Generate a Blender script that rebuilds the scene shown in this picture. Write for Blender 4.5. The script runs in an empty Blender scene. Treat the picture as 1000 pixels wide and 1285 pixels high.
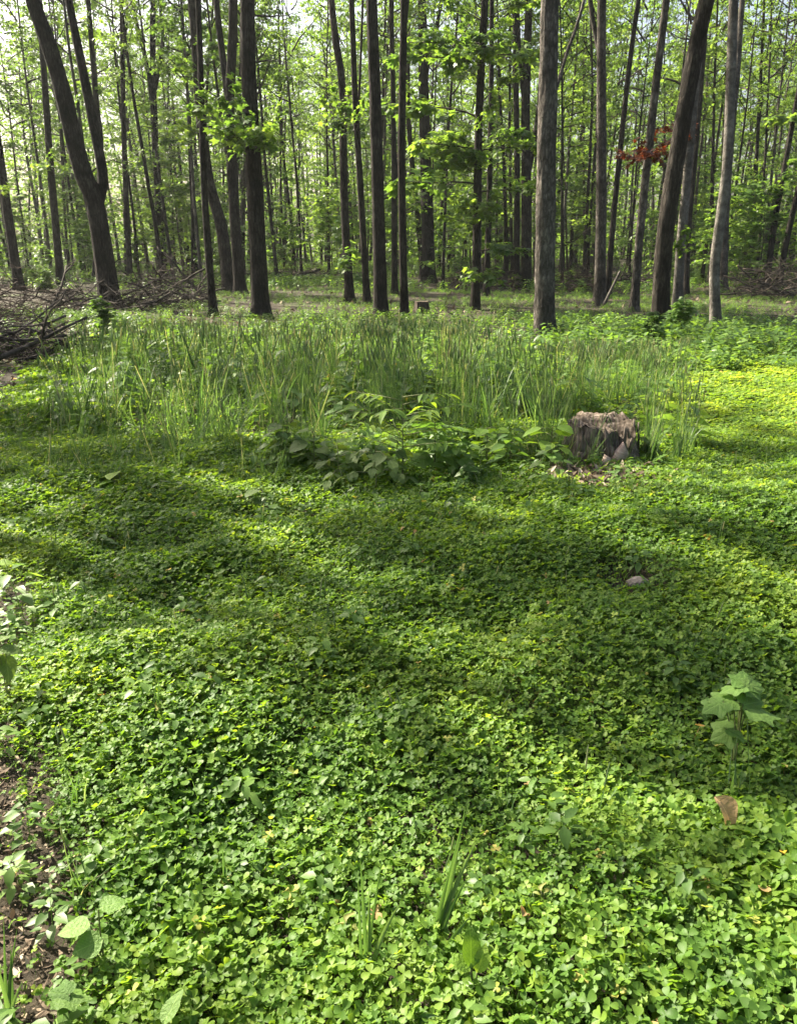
import bpy, math, random
import numpy as np
from mathutils import Vector, Matrix

R = math.radians
scene = bpy.context.scene
col = scene.collection

# ------------------------------------------------------------------ camera
FPX, CX, CY = 1069.0, 500.0, 642.5           # photograph is 1000 x 1285
PITCH, CAMH = R(17.4), 1.6
cam_d = bpy.data.cameras.new("camera")
cam = bpy.data.objects.new("camera", cam_d)
col.objects.link(cam)
cam.location = (0, 0, CAMH)
cam.rotation_euler = (R(90) - PITCH, 0, 0)
cam_d.sensor_fit = 'VERTICAL'
cam_d.sensor_height = 24
cam_d.lens = 24 * FPX / 1285
cam_d.clip_start, cam_d.clip_end = 0.05, 2000
scene.camera = cam

# ------------------------------------------------------------------ sky, sun, exposure
SUN_EL, SUN_AZ = R(41), R(-54)               # azimuth: left of the view direction (+Y)
world = bpy.data.worlds.new("World")
scene.world = world
world.use_nodes = True
wn = world.node_tree.nodes
sky = wn.new('ShaderNodeTexSky')
sky.sky_type = 'NISHITA'
sky.sun_disc = False
sky.sun_elevation = SUN_EL
sky.sun_rotation = SUN_AZ
sky.dust_density = 6.0
sky.air_density = 1.0
sky.ozone_density = 1.0
bg = wn['Background']
bg.inputs['Strength'].default_value = 0.065
world.node_tree.links.new(sky.outputs[0], bg.inputs[0])

SUNV = Vector((math.sin(SUN_AZ) * math.cos(SUN_EL), math.cos(SUN_AZ) * math.cos(SUN_EL), math.sin(SUN_EL)))
sun_d = bpy.data.lights.new("sun", 'SUN')
sun_d.energy = 5.0
sun_d.angle = R(0.55)
sun_d.color = (1.0, 0.92, 0.76)
sun = bpy.data.objects.new("sun", sun_d)
col.objects.link(sun)
sun.location = (-20, 15, 25)
sun.rotation_euler = (-SUNV).to_track_quat('-Z', 'Y').to_euler()

vs = scene.view_settings
vs.view_transform = 'Standard'
vs.look = 'None'
vs.exposure = 2.28
vs.gamma = 1.0
scene.cycles.max_bounces = 7
scene.cycles.diffuse_bounces = 4
scene.cycles.glossy_bounces = 2
scene.cycles.transmission_bounces = 4
scene.cycles.caustics_reflective = False
scene.cycles.caustics_refractive = False
scene.cycles.use_denoising = True
try:
    scene.cycles.denoiser = 'OPENIMAGEDENOISE'
    scene.cycles.denoising_prefilter = 'ACCURATE'
except Exception:
    pass

# ------------------------------------------------------------------ helpers
def sn(x, y, s, seed):
    """smooth noise, about -1..1, feature size s"""
    r = np.random.RandomState(seed)
    o = 0
    for k in range(7):
        a = r.uniform(0, 2 * np.pi); f = r.uniform(.5, 1.6) / s; p = r.uniform(0, 2 * np.pi)
        o = o + np.sin((x * np.cos(a) + y * np.sin(a)) * f * 3.14 + p)
    return o / 3.6

def sstep(a, b, x):
    t = np.clip((x - a) / (b - a), 0, 1)
    return t * t * (3 - 2 * t)

def gh(x, y):
    """height of the ground"""
    x = np.asarray(x, float); y = np.asarray(y, float)
    d = np.hypot(x, y)
    return 0.032 * sn(x, y, 2.0, 11) * sstep(1.2, 3.0, d) + 0.20 * sn(x, y, 13, 12) * sstep(14, 40, d) \
        + 0.02 * sn(x, y, .7, 13) + 1.2 * sn(x, y, 60, 14) * sstep(60, 160, d)

def ray(px, py):
    x = (px - CX) / FPX; u = -(py - CY) / FPX
    return np.array([x, math.cos(PITCH) + u * math.sin(PITCH), -math.sin(PITCH) + u * math.cos(PITCH)])

def ground_at(px, py, lift=0.0):
    d = ray(px, py)
    t = CAMH / max(1e-3, -d[2])
    for _ in range(12):
        t = (CAMH - float(gh(d[0] * t, d[1] * t)) - lift) / max(1e-3, -d[2])
        t = min(t, 120)
    return np.array([d[0] * t, d[1] * t, CAMH + d[2] * t])

def at_y(px, py, Y):
    d = ray(px, py)
    t = Y / d[1]
    return np.array([d[0] * t, Y, CAMH + d[2] * t])

def mesh_np(name, V, F, tint=None, mat=None, smooth=False, midx=None):
    V = np.asarray(V, np.float32)
    if not isinstance(F, list):
        F = [F]
    F = [np.asarray(f, np.int32) for f in F if len(f)]
    me = bpy.data.meshes.new(name)
    me.vertices.add(len(V))
    me.vertices.foreach_set('co', V.ravel())
    loops = np.concatenate([f.ravel() for f in F])
    starts, s = [], 0
    for f in F:
        n = f.shape[1]
        starts.append(s + np.arange(len(f)) * n)
        s += f.size
    starts = np.concatenate(starts).astype(np.int32)
    me.loops.add(len(loops))
    me.loops.foreach_set('vertex_index', loops)
    me.polygons.add(len(starts))
    me.polygons.foreach_set('loop_start', starts)
    me.update(calc_edges=True)
    me.validate()
    if smooth:
        me.polygons.foreach_set('use_smooth', np.ones(len(me.polygons), bool))
    if tint is not None:
        at = me.attributes.new('tint', 'FLOAT', 'POINT')
        at.data.foreach_set('value', np.asarray(tint, np.float32))
    if mat is not None:
        for m in (mat if isinstance(mat, (list, tuple)) else [mat]):
            me.materials.append(m)
        if midx is not None:
            me.polygons.foreach_set('material_index', np.asarray(midx, np.int32))
    return me

def link(name, data, parent=None, label=None, cat=None, group=None, kind=None, loc=None):
    o = bpy.data.objects.new(name, data)
    col.objects.link(o)
    if parent is not None:
        o.parent = parent
    if label: o['label'] = label
    if cat: o['category'] = cat
    if group: o['group'] = group
    if kind: o['kind'] = kind
    if loc is not None: o.location = loc
    return o

def tube(P, rad, n=8, rough=0.0, seed=0, cap=True):
    """swept tube; returns V, [quads, tris]"""
    P = np.asarray(P, float); rad = np.asarray(rad, float)
    m = len(P)
    T = np.gradient(P, axis=0); T /= np.linalg.norm(T, axis=1)[:, None] + 1e-9
    ref = np.array([1.0, 0, 0]) if abs(T[0][0]) < .8 else np.array([0, 1.0, 0])
    th = np.linspace(0, 2 * np.pi, n, endpoint=False)
    A = ref - (T @ ref)[:, None] * T; A /= np.linalg.norm(A, axis=1)[:, None]
    B = np.cross(T, A)
    rr = np.repeat(rad[:, None], n, 1)
    if rough:
        r = np.random.RandomState(seed)
        s = np.arange(m)[:, None] * 1.0
        k = 0
        for q in range(9):
            c = r.randint(2, max(3, n // 2)); f = r.uniform(.05, .8); p = r.uniform(0, 6.28); tw = r.uniform(-.5, .5)
            k = k + np.sin(c * th[None] + tw * s * .3 + p) * np.sin(f * s + p * 3)
        k = k / 4 + r.normal(0, .25, (m, n))
        rr = rr * (1 + rough * k)
    V = P[:, None] + rr[..., None] * (np.cos(th)[None, :, None] * A[:, None] + np.sin(th)[None, :, None] * B[:, None])
    V = V.reshape(-1, 3)
    i = np.arange(m - 1)[:, None] * n; j = np.arange(n)[None]; j2 = (j + 1) % n
    Q = np.stack([i + j, i + j2, i + n + j2, i + n + j], -1).reshape(-1, 4)
    if cap:
        V = np.vstack([V, P[:1], P[-1:]])
        b, t = len(V) - 2, len(V) - 1
        jj = np.arange(n)
        tri = np.vstack([np.stack([np.full(n, b), (jj + 1) % n, jj], -1),
                         np.stack([np.full(n, t), (m - 1) * n + jj, (m - 1) * n + (jj + 1) % n], -1)])
        return V, Q, tri
    return V, Q, np.zeros((0, 3), int)

class Geo:
    def __init__(s): s.V, s.Q, s.T, s.t, s.n = [], [], [], [], 0
    def add(s, V, Q=None, T=None, tint=0.5):
        V = np.asarray(V, float)
        s.V.append(V)
        if Q is not None and len(Q): s.Q.append(np.asarray(Q) + s.n)
        if T is not None and len(T): s.T.append(np.asarray(T) + s.n)
        s.t.append(np.full(len(V), tint) if np.isscalar(tint) else np.asarray(tint))
        s.n += len(V)
    def tube(s, P, r, n=6, tint=.5, **k):
        V, Q, T = tube(P, r, n, **k); s.add(V, Q, T, tint)
    def mesh(s, name, mat, smooth=False):
        F = []
        if s.Q: F.append(np.vstack(s.Q))
        if s.T: F.append(np.vstack(s.T))
        return mesh_np(name, np.vstack(s.V), F, np.concatenate(s.t), mat, smooth)

# leaf templates in a unit frame: x along the leaf (0..1), y across, z normal
def tpl_kite():
    V = np.array([[0, 0, 0], [.45, .36, .08], [1, 0, -.10], [.45, -.36, .08]])
    return V, np.array([[0, 2, 1], [0, 3, 2]])
def tpl_strip(n=5, w=.3, fold=.12, droop=.25, shape='ovate'):
    us = np.linspace(0, 1, n + 1); V = []
    for u in us:
        if shape == 'ovate': h = w * math.sin(math.pi * min(1, u ** .75)) ** .85
        elif shape == 'obovate': h = w * math.sin(math.pi * u ** 1.6) ** .7 if 0 < u < 1 else 0
        else: h = w * math.sin(math.pi * u)
        h = max(h, .012)
        z = -droop * u * u
        V += [[u, h, z + fold * h], [u, 0, z], [u, -h, z + fold * h]]
    F = []
    for i in range(n):
        a = 3 * i; b = a + 3
        F += [[a, a + 1, b + 1], [a, b + 1, b], [a + 1, a + 2, b + 2], [a + 1, b + 2, b + 1]]
    return np.array(V), np.array(F)
def tpl_maple(fine=True, droop=.18):
    # 5-lobed outline, polar round a point near the base
    if fine:
        pol = [(180, .10), (150, .34), (128, .50), (112, .36), (100, .40), (84, .38), (66, .46), (52, .78), (44, .62), (34, .50), (22, .44),
               (14, .62), (8, .66), (0, .86)]
    else:
        pol = [(180, .12), (128, .50), (92, .34), (54, .76), (28, .44), (0, .86)]
    pts = [(a, r) for a, r in pol] + [(-a, r) for a, r in pol[::-1] if a not in (0, 180)]
    V = [[.18, 0, 0.02]]
    for a, r in pts:
        x = .18 + r * math.cos(R(a)) * .95; y = r * math.sin(R(a)) * .95
        V.append([x, y, -droop * (x - .18) ** 2 - droop * 1.1 * y * y + .03 * math.sin(a * .13)])
    n = len(pts)
    F = [[0, 1 + i, 1 + (i + 1) % n] for i in range(n)]
    return np.array(V), np.array(F)[:, ::-1]

def tpl_lobed():
    """broad shallow-lobed leaf in three rings, so that it can cup and droop"""
    pol = [(180, .16), (160, .34), (140, .46), (122, .56), (108, .50), (98, .52), (84, .50), (70, .58), (56, .74), (46, .70), (36, .62), (27, .60), (18, .68), (9, .80), (0, .92)]
    pts = pol + [(-a, q) for a, q in pol[::-1] if a not in (0, 180)]
    V = [[.2, 0, 0]]
    n = len(pts)
    for f in (.5, 1.0):
        for a, q in pts:
            qq = q * f if f == 1 else .5 * (q * .6 + .2)
            x = qq * math.cos(R(a)); y = qq * math.sin(R(a)) * 1.02
            V.append([.2 + x * .88, y, .05 * f * math.cos(R(a) * 5) * qq - .20 * x * x * (1 if x > 0 else .4) - .26 * y * y])
    F = [[0, 1 + (i + 1) % n, 1 + i] for i in range(n)]
    for i in range(n):
        a, b, c, d = 1 + i, 1 + (i + 1) % n, 1 + n + (i + 1) % n, 1 + n + i
        F += [[a, b, c], [a, c, d]]
    F = [f[::-1] for f in F]
    return np.array(V), np.array(F)[:, ::-1]

def leaves_np(geo, pos, fwd, nrm, size, tpl, tint):
    pos = np.asarray(pos); fwd = np.asarray(fwd, float); nrm = np.asarray(nrm, float); size = np.asarray(size)
    fwd /= np.linalg.norm(fwd, axis=1)[:, None] + 1e-9
    side = np.cross(nrm, fwd); side /= np.linalg.norm(side, axis=1)[:, None] + 1e-9
    up = np.cross(fwd, side)
    TV, TF = tpl
    V = pos[:, None] + size[:, None, None] * (TV[None, :, 0:1] * fwd[:, None] + TV[None, :, 1:2] * side[:, None] + TV[None, :, 2:3] * up[:, None])
    k = len(TV)
    F = (TF[None] + (np.arange(len(pos)) * k)[:, None, None]).reshape(-1, 3)
    geo.add(V.reshape(-1, 3), None, F, np.repeat(tint, k))

# ------------------------------------------------------------------ materials
def new_mat(name):
    m = bpy.data.materials.new(name); m.use_nodes = True
    nt = m.node_tree; nt.nodes.clear()
    out = nt.nodes.new('ShaderNodeOutputMaterial')
    return m, nt, out

def ramp(nt, stops):
    r = nt.nodes.new('ShaderNodeValToRGB')
    e = r.color_ramp.elements
    while len(e) < len(stops): e.new(0.5)
    for el, (p, c) in zip(e, stops):
        el.position = p; el.color = (*c, 1)
    return r

def leaf_mat(name, stops, trans=.45, source='attr', tmul=(1.75, 1.7, .7), rough=.45, spec=.3, mix_obj=.0, veins=False):
    m, nt, out = new_mat(name)
    N, L = nt.nodes.new, nt.links.new
    if source == 'attr':
        a = N('ShaderNodeAttribute'); a.attribute_name = 'tint'; fac = a.outputs['Fac']
    elif source == 'inst':
        a = N('ShaderNodeAttribute'); a.attribute_type = 'INSTANCER'; a.attribute_name = 'tint'; fac = a.outputs['Fac']
    else:
        a = N('ShaderNodeObjectInfo'); fac = a.outputs['Random']
    if mix_obj:
        oi = N('ShaderNodeObjectInfo')
        ma = N('ShaderNodeMath'); ma.operation = 'MULTIPLY_ADD'; ma.inputs[1].default_value = mix_obj; 
        L(oi.outputs['Random'], ma.inputs[0])
        mb = N('ShaderNodeMath'); mb.operation = 'MULTIPLY'; mb.inputs[1].default_value = 1 - mix_obj
        L(fac, mb.inputs[0]); L(mb.outputs[0], ma.inputs[2]); fac = ma.outputs[0]
    r = ramp(nt, stops); L(fac, r.inputs[0])
    # faint blotches and veins
    tc = N('ShaderNodeTexCoord'); nz = N('ShaderNodeTexNoise'); nz.inputs['Scale'].default_value = 35; nz.inputs['Detail'].default_value = 2
    L(tc.outputs['Object'], nz.inputs['Vector'])
    mr = N('ShaderNodeMapRange'); mr.inputs['To Min'].default_value = .78; mr.inputs['To Max'].default_value = 1.22
    L(nz.outputs[0], mr.inputs['Value'])
    mx = N('ShaderNodeMix'); mx.data_type = 'RGBA'; mx.blend_type = 'MULTIPLY'; mx.inputs[0].default_value = 1
    L(r.outputs[0], mx.inputs['A']); L(mr.outputs[0], mx.inputs['B'])
    if veins:
        sp = N('ShaderNodeSeparateXYZ'); L(tc.outputs['Object'], sp.inputs[0])
        def M2(op, a, b, c=None):
            q = N('ShaderNodeMath'); q.operation = op
            for k, v in enumerate((a, b, c)):
                if v is None: continue
                if isinstance(v, (int, float)): q.inputs[k].default_value = v
                else: L(v, q.inputs[k])
            return q.outputs[0]
        ay = M2('ABSOLUTE', sp.outputs['Y'], None)
        side = M2('SINE', M2('MULTIPLY', M2('MULTIPLY_ADD', ay, -1.1, sp.outputs['X']), 52), None)
        sv = M2('MULTIPLY', M2('GREATER_THAN', side, .9), .5)
        mid = M2('LESS_THAN', ay, .014)
        vv = M2('MAXIMUM', sv, mid)
        vx = N('ShaderNodeMix'); vx.data_type = 'RGBA'; vx.blend_type = 'MULTIPLY'; L(vv, vx.inputs[0])
        L(mx.outputs['Result'], vx.inputs['A']); vx.inputs['B'].default_value = (1.5, 1.4, 1.5, 1)
        mx = vx
    p = N('ShaderNodeBsdfPrincipled'); p.inputs['Roughness'].default_value = rough; p.inputs['Specular IOR Level'].default_value = spec
    L(mx.outputs['Result'], p.inputs['Base Color'])
    if veins:
        bp = N('ShaderNodeBump'); bp.inputs['Strength'].default_value = .5; bp.inputs['Distance'].default_value = .01
        n3 = N('ShaderNodeTexNoise'); n3.inputs['Scale'].default_value = 9; L(tc.outputs['Object'], n3.inputs['Vector'])
        L(M2('MULTIPLY_ADD', vv, -.4, n3.outputs[0]), bp.inputs['Height']); L(bp.outputs[0], p.inputs['Normal'])
    t = N('ShaderNodeBsdfTranslucent')
    m2 = N('ShaderNodeMix'); m2.data_type = 'RGBA'; m2.blend_type = 'MULTIPLY'; m2.inputs[0].default_value = 1
    L(mx.outputs['Result'], m2.inputs['A']); m2.inputs['B'].default_value = (*tmul, 1)
    L(m2.outputs['Result'], t.inputs['Color'])
    ms = N('ShaderNodeMixShader'); ms.inputs[0].default_value = trans
    L(p.outputs[0], ms.inputs[1]); L(t.outputs[0], ms.inputs[2])
    L(ms.outputs[0], out.inputs[0])
    return m

def solid_mat(name, c1, c2, scale=(6, 6, 6), bump=.3, rough=.9, detail=6, dist=.02, c3=None, objvar=.25, p1=.35, p2=.68):
    m, nt, out = new_mat(name)
    N, L = nt.nodes.new, nt.links.new
    tc = N('ShaderNodeTexCoord'); mp = N('ShaderNodeMapping'); mp.inputs['Scale'].default_value = scale
    L(tc.outputs['Object'], mp.inputs[0])
    nz = N('ShaderNodeTexNoise'); nz.inputs['Scale'].default_value = 1; nz.inputs['Detail'].default_value = detail; nz.inputs['Roughness'].default_value = .65
    L(mp.outputs[0], nz.inputs['Vector'])
    st = [(p1, c1), (p2, c2)]
    if c3: st = [(p1, c1), (.55, c2), (.75, c3)]
    r = ramp(nt, st); L(nz.outputs[0], r.inputs[0])
    oi = N('ShaderNodeObjectInfo'); mr = N('ShaderNodeMapRange'); mr.inputs['To Min'].default_value = 1 - objvar; mr.inputs['To Max'].default_value = 1 + objvar
    L(oi.outputs['Random'], mr.inputs['Value'])
    mx = N('ShaderNodeMix'); mx.data_type = 'RGBA'; mx.blend_type = 'MULTIPLY'; mx.inputs[0].default_value = 1
    L(r.outputs[0], mx.inputs['A']); L(mr.outputs[0], mx.inputs['B'])
    p = N('ShaderNodeBsdfPrincipled'); p.inputs['Roughness'].default_value = rough; p.inputs['Specular IOR Level'].default_value = .2
    L(mx.outputs['Result'], p.inputs['Base Color'])
    if bump:
        b = N('ShaderNodeBump'); b.inputs['Strength'].default_value = bump; b.inputs['Distance'].default_value = dist
        L(nz.outputs[0], b.inputs['Height']); L(b.outputs[0], p.inputs['Normal'])
    L(p.outputs[0], out.inputs[0])
    return m

def bark_mat(name, c1, c2, c3, sc=(16, 16, 2.6), crack=.10, depth=.6, warp=1.8):
    m, nt, out = new_mat(name)
    N, L = nt.nodes.new, nt.links.new
    tc = N('ShaderNodeTexCoord'); mp = N('ShaderNodeMapping'); mp.inputs['Scale'].default_value = sc
    L(tc.outputs['Object'], mp.inputs[0])
    nz = N('ShaderNodeTexNoise'); nz.inputs['Scale'].default_value = 1.4; nz.inputs['Detail'].default_value = 8; nz.inputs['Roughness'].default_value = .7
    L(mp.outputs[0], nz.inputs['Vector'])
    vm = N('ShaderNodeVectorMath'); vm.operation = 'MULTIPLY_ADD'; vm.inputs[1].default_value = (warp, warp, warp)
    L(nz.outputs['Color'], vm.inputs[0]); L(mp.outputs[0], vm.inputs[2])
    vo = N('ShaderNodeTexVoronoi'); vo.feature = 'DISTANCE_TO_EDGE'; vo.inputs['Scale'].default_value = 1.0
    L(vm.outputs[0], vo.inputs['Vector'])
    ck = N('ShaderNodeMapRange'); ck.inputs['From Max'].default_value = crack * 2.2; L(vo.outputs['Distance'], ck.inputs['Value'])
    big = N('ShaderNodeTexNoise'); big.inputs['Scale'].default_value = 2.2; big.inputs['Detail'].default_value = 3
    L(tc.outputs['Object'], big.inputs['Vector'])
    ad = N('ShaderNodeMath'); ad.operation = 'MULTIPLY_ADD'; ad.inputs[1].default_value = .55; L(big.outputs[0], ad.inputs[0])
    h2 = N('ShaderNodeMath'); h2.operation = 'MULTIPLY'; h2.inputs[1].default_value = .5; L(nz.outputs[0], h2.inputs[0]); L(h2.outputs[0], ad.inputs[2])
    r = ramp(nt, [(.33, c1), (.52, c2), (.72, c3)]); L(ad.outputs[0], r.inputs[0])
    cr = N('ShaderNodeMapRange'); cr.inputs['To Min'].default_value = 1 - depth; L(ck.outputs[0], cr.inputs['Value'])
    dk = N('ShaderNodeMix'); dk.data_type = 'RGBA'; L(cr.outputs[0], dk.inputs[0]); dk.inputs['A'].default_value = tuple(v * .8 for v in c1) + (1,); L(r.outputs[0], dk.inputs['B'])
    oi = N('ShaderNodeObjectInfo'); mr = N('ShaderNodeMapRange'); mr.inputs['To Min'].default_value = .75; mr.inputs['To Max'].default_value = 1.25
    L(oi.outputs['Random'], mr.inputs['Value'])
    mx = N('ShaderNodeMix'); mx.data_type = 'RGBA'; mx.blend_type = 'MULTIPLY'; mx.inputs[0].default_value = 1
    L(dk.outputs['Result'], mx.inputs['A']); L(mr.outputs[0], mx.inputs['B'])
    p = N('ShaderNodeBsdfPrincipled'); p.inputs['Roughness'].default_value = .95; p.inputs['Specular IOR Level'].default_value = .12
    L(mx.outputs['Result'], p.inputs['Base Color'])
    hh = N('ShaderNodeMath'); hh.operation = 'ADD'; L(cr.outputs[0], hh.inputs[0]); L(nz.outputs[0], hh.inputs[1])
    b = N('ShaderNodeBump'); b.inputs['Strength'].default_value = 1.0; b.inputs['Distance'].default_value = .03
    L(hh.outputs[0], b.inputs['Height']); L(b.outputs[0], p.inputs['Normal'])
    L(p.outputs[0], out.inputs[0])
    return m

G_CLOVER = [(0, (0.0509, 0.1102, 0.0199)), (.35, (0.0950, 0.1812, 0.0267)), (.7, (0.1611, 0.2494, 0.0355)), (.93, (0.2460, 0.3335, 0.0488)), (.975, (0.3734, 0.3480, 0.0890)), (1, (0.4752, 0.2755, 0.1557))]
M_CLOVER = leaf_mat('clover_leaf', G_CLOVER, .50, 'inst', rough=.5, spec=.2, tmul=(1.75, 1.65, .6))
M_GRASS = leaf_mat('grass_blade', [(0, (0.0425, 0.0875, 0.0309)), (.5, (0.0825, 0.1475, 0.0508)), (.9, (0.1625, 0.2125, 0.1051)), (1, (0.3500, 0.3250, 0.2175))], .46, 'attr', rough=.42, spec=.3, tmul=(1.6, 1.65, .7))
M_WEED = leaf_mat('weed_leaf', [(0, (0.0556, 0.1135, 0.0250)), (.5, (0.0988, 0.1765, 0.0374)), (1, (0.1729, 0.2648, 0.0624))], .48, 'attr', mix_obj=.5)
M_CROWN = leaf_mat('crown_leaf', [(0, (0.0452, 0.0881, 0.0272)), (.5, (0.0914, 0.1590, 0.0407)), (.85, (0.1454, 0.2202, 0.0543)), (1, (0.2045, 0.2569, 0.0815))], .54, 'attr', mix_obj=.55)
M_BOUGH = leaf_mat('bough_leaf', [(0, (0.0474, 0.1018, 0.0283)), (.5, (0.0948, 0.1677, 0.0386)), (1, (0.1685, 0.2456, 0.0566))], .54, 'attr', mix_obj=.5)
M_RED = leaf_mat('red_leaf', [(0, (0.0438, 0.0150, 0.0060)), (.6, (0.1063, 0.0330, 0.0100)), (1, (0.3000, 0.0900, 0.0200))], .4, 'attr', tmul=(1.6, .9, .6))
M_BROADLEAF = leaf_mat('broad_leaf', [(0, (0.0840, 0.1610, 0.0210)), (.5, (0.1330, 0.2310, 0.0308)), (1, (0.2100, 0.3080, 0.0420))], .42, 'obj', rough=.5, spec=.2, veins=True)
M_PALE = leaf_mat('pale_leaf', [(0, (0.0924, 0.1787, 0.0339)), (1, (0.1356, 0.2280, 0.0522))], .42, 'obj', veins=True, rough=.6, spec=.3, tmul=(1.5, 1.5, .8))
M_DARKLEAF = leaf_mat('dull_leaf', [(0, (0.0648, 0.1080, 0.0267)), (1, (0.1080, 0.1620, 0.0426))], .38, 'obj', rough=.55, spec=.2, veins=True)
M_DRY = leaf_mat('dry_leaf', [(0, (.30, .19, .08)), (1, (.48, .33, .16))], .3, 'obj', veins=True, tmul=(1.2, 1.1, .8), rough=.6)
M_YELLOW = leaf_mat('withered_leaf', [(0, (.13, .16, .03)), (1, (.19, .19, .05))], .3, 'obj', tmul=(1.2, 1.1, .7), rough=.6)
M_LITTER = leaf_mat('litter_leaf', [(0, (0.0500, 0.0358, 0.0247)), (.4, (0.1187, 0.0870, 0.0585)), (.75, (0.2375, 0.1856, 0.1300)), (1, (0.5250, 0.4480, 0.3380))], .12, 'inst', tmul=(1, .9, .8), rough=.8, spec=.15)
M_CHIP = leaf_mat('wood_chip', [(0, (.10, .055, .03)), (.5, (.26, .15, .09)), (.8, (.44, .30, .20)), (1, (.45, .17, .08))], .05, 'inst', tmul=(1, 1, 1), rough=.85, spec=.15)
M_STEM = solid_mat('green_stem', (.08, .12, .03), (.14, .13, .06), (30, 30, 30), 0, .6)
M_BARK = bark_mat('dark_bark', (.011, .009, .007), (.042, .035, .028), (.105, .09, .073), (16, 16, 4.0))
M_BARKL = bark_mat('grey_bark', (.022, .018, .015), (.105, .092, .077), (.27, .24, .205), (13, 13, 5.0), .12, .6)
M_BARKS = bark_mat('pale_smooth_bark', (.03, .026, .022), (.115, .103, .088), (.24, .22, .19), (9, 9, 7), .05, .3)
M_TWIG = solid_mat('twig_bark', (.02, .015, .012), (.07, .055, .045), (12, 12, 12), .3)
M_BRUSH = solid_mat('dead_branch', (.022, .017, .013), (.095, .077, .061), (9, 9, 9), .4, objvar=.5)
M_BRUSHR = solid_mat('reddish_twig', (.03, .02, .016), (.10, .070, .056), (9, 9, 9), .3, objvar=.4)
M_OLDWOOD = solid_mat('weathered_wood', (.03, .023, .017), (.15, .12, .095), (40, 40, 5), 1.0, .95, 9, .02, c3=(.30, .255, .21))
M_CUTWOOD = solid_mat('cut_wood', (.035, .026, .019), (.14, .108, .082), (30, 30, 8), .7, .9, 7, .012)
def ring_mat():
    m, nt, out = new_mat('sawn_top')
    N, L = nt.nodes.new, nt.links.new
    tc = N('ShaderNodeTexCoord'); w = N('ShaderNodeTexWave'); w.wave_type = 'RINGS'; w.rings_direction = 'Z'
    w.inputs['Scale'].default_value = 9; w.inputs['Distortion'].default_value = 3.5; w.inputs['Detail'].default_value = 4; w.inputs['Detail Scale'].default_value = 3
    L(tc.outputs['Object'], w.inputs['Vector'])
    n = N('ShaderNodeTexNoise'); n.inputs['Scale'].default_value = 22; n.inputs['Detail'].default_value = 7; L(tc.outputs['Object'], n.inputs['Vector'])
    mm = N('ShaderNodeMath'); mm.operation = 'MULTIPLY_ADD'; mm.inputs[1].default_value = .16; L(w.outputs['Fac'], mm.inputs[0]); L(n.outputs[0], mm.inputs[2])
    r = ramp(nt, [(.35, (.03, .023, .017)), (.58, (.10, .078, .058)), (.85, (.24, .20, .16))]); L(mm.outputs[0], r.inputs[0])
    p = N('ShaderNodeBsdfPrincipled'); p.inputs['Roughness'].default_value = .95; p.inputs['Specular IOR Level'].default_value = .1
    b = N('ShaderNodeBump'); b.inputs['Strength'].default_value = .8; b.inputs['Distance'].default_value = .01; L(mm.outputs[0], b.inputs['Height']); L(b.outputs[0], p.inputs['Normal'])
    L(r.outputs[0], p.inputs['Base Color']); L(p.outputs[0], out.inputs[0])
    return m
M_TOP = ring_mat()
M_FRESH = solid_mat('fresh_split_wood', (.26, .17, .12), (.56, .44, .35), (10, 10, 60), .6, .8, 5, .006)
M_STONE = solid_mat('pale_stone', (.13, .11, .09), (.36, .315, .27), (25, 25, 25), .6, .85, 7, .01)

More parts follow.
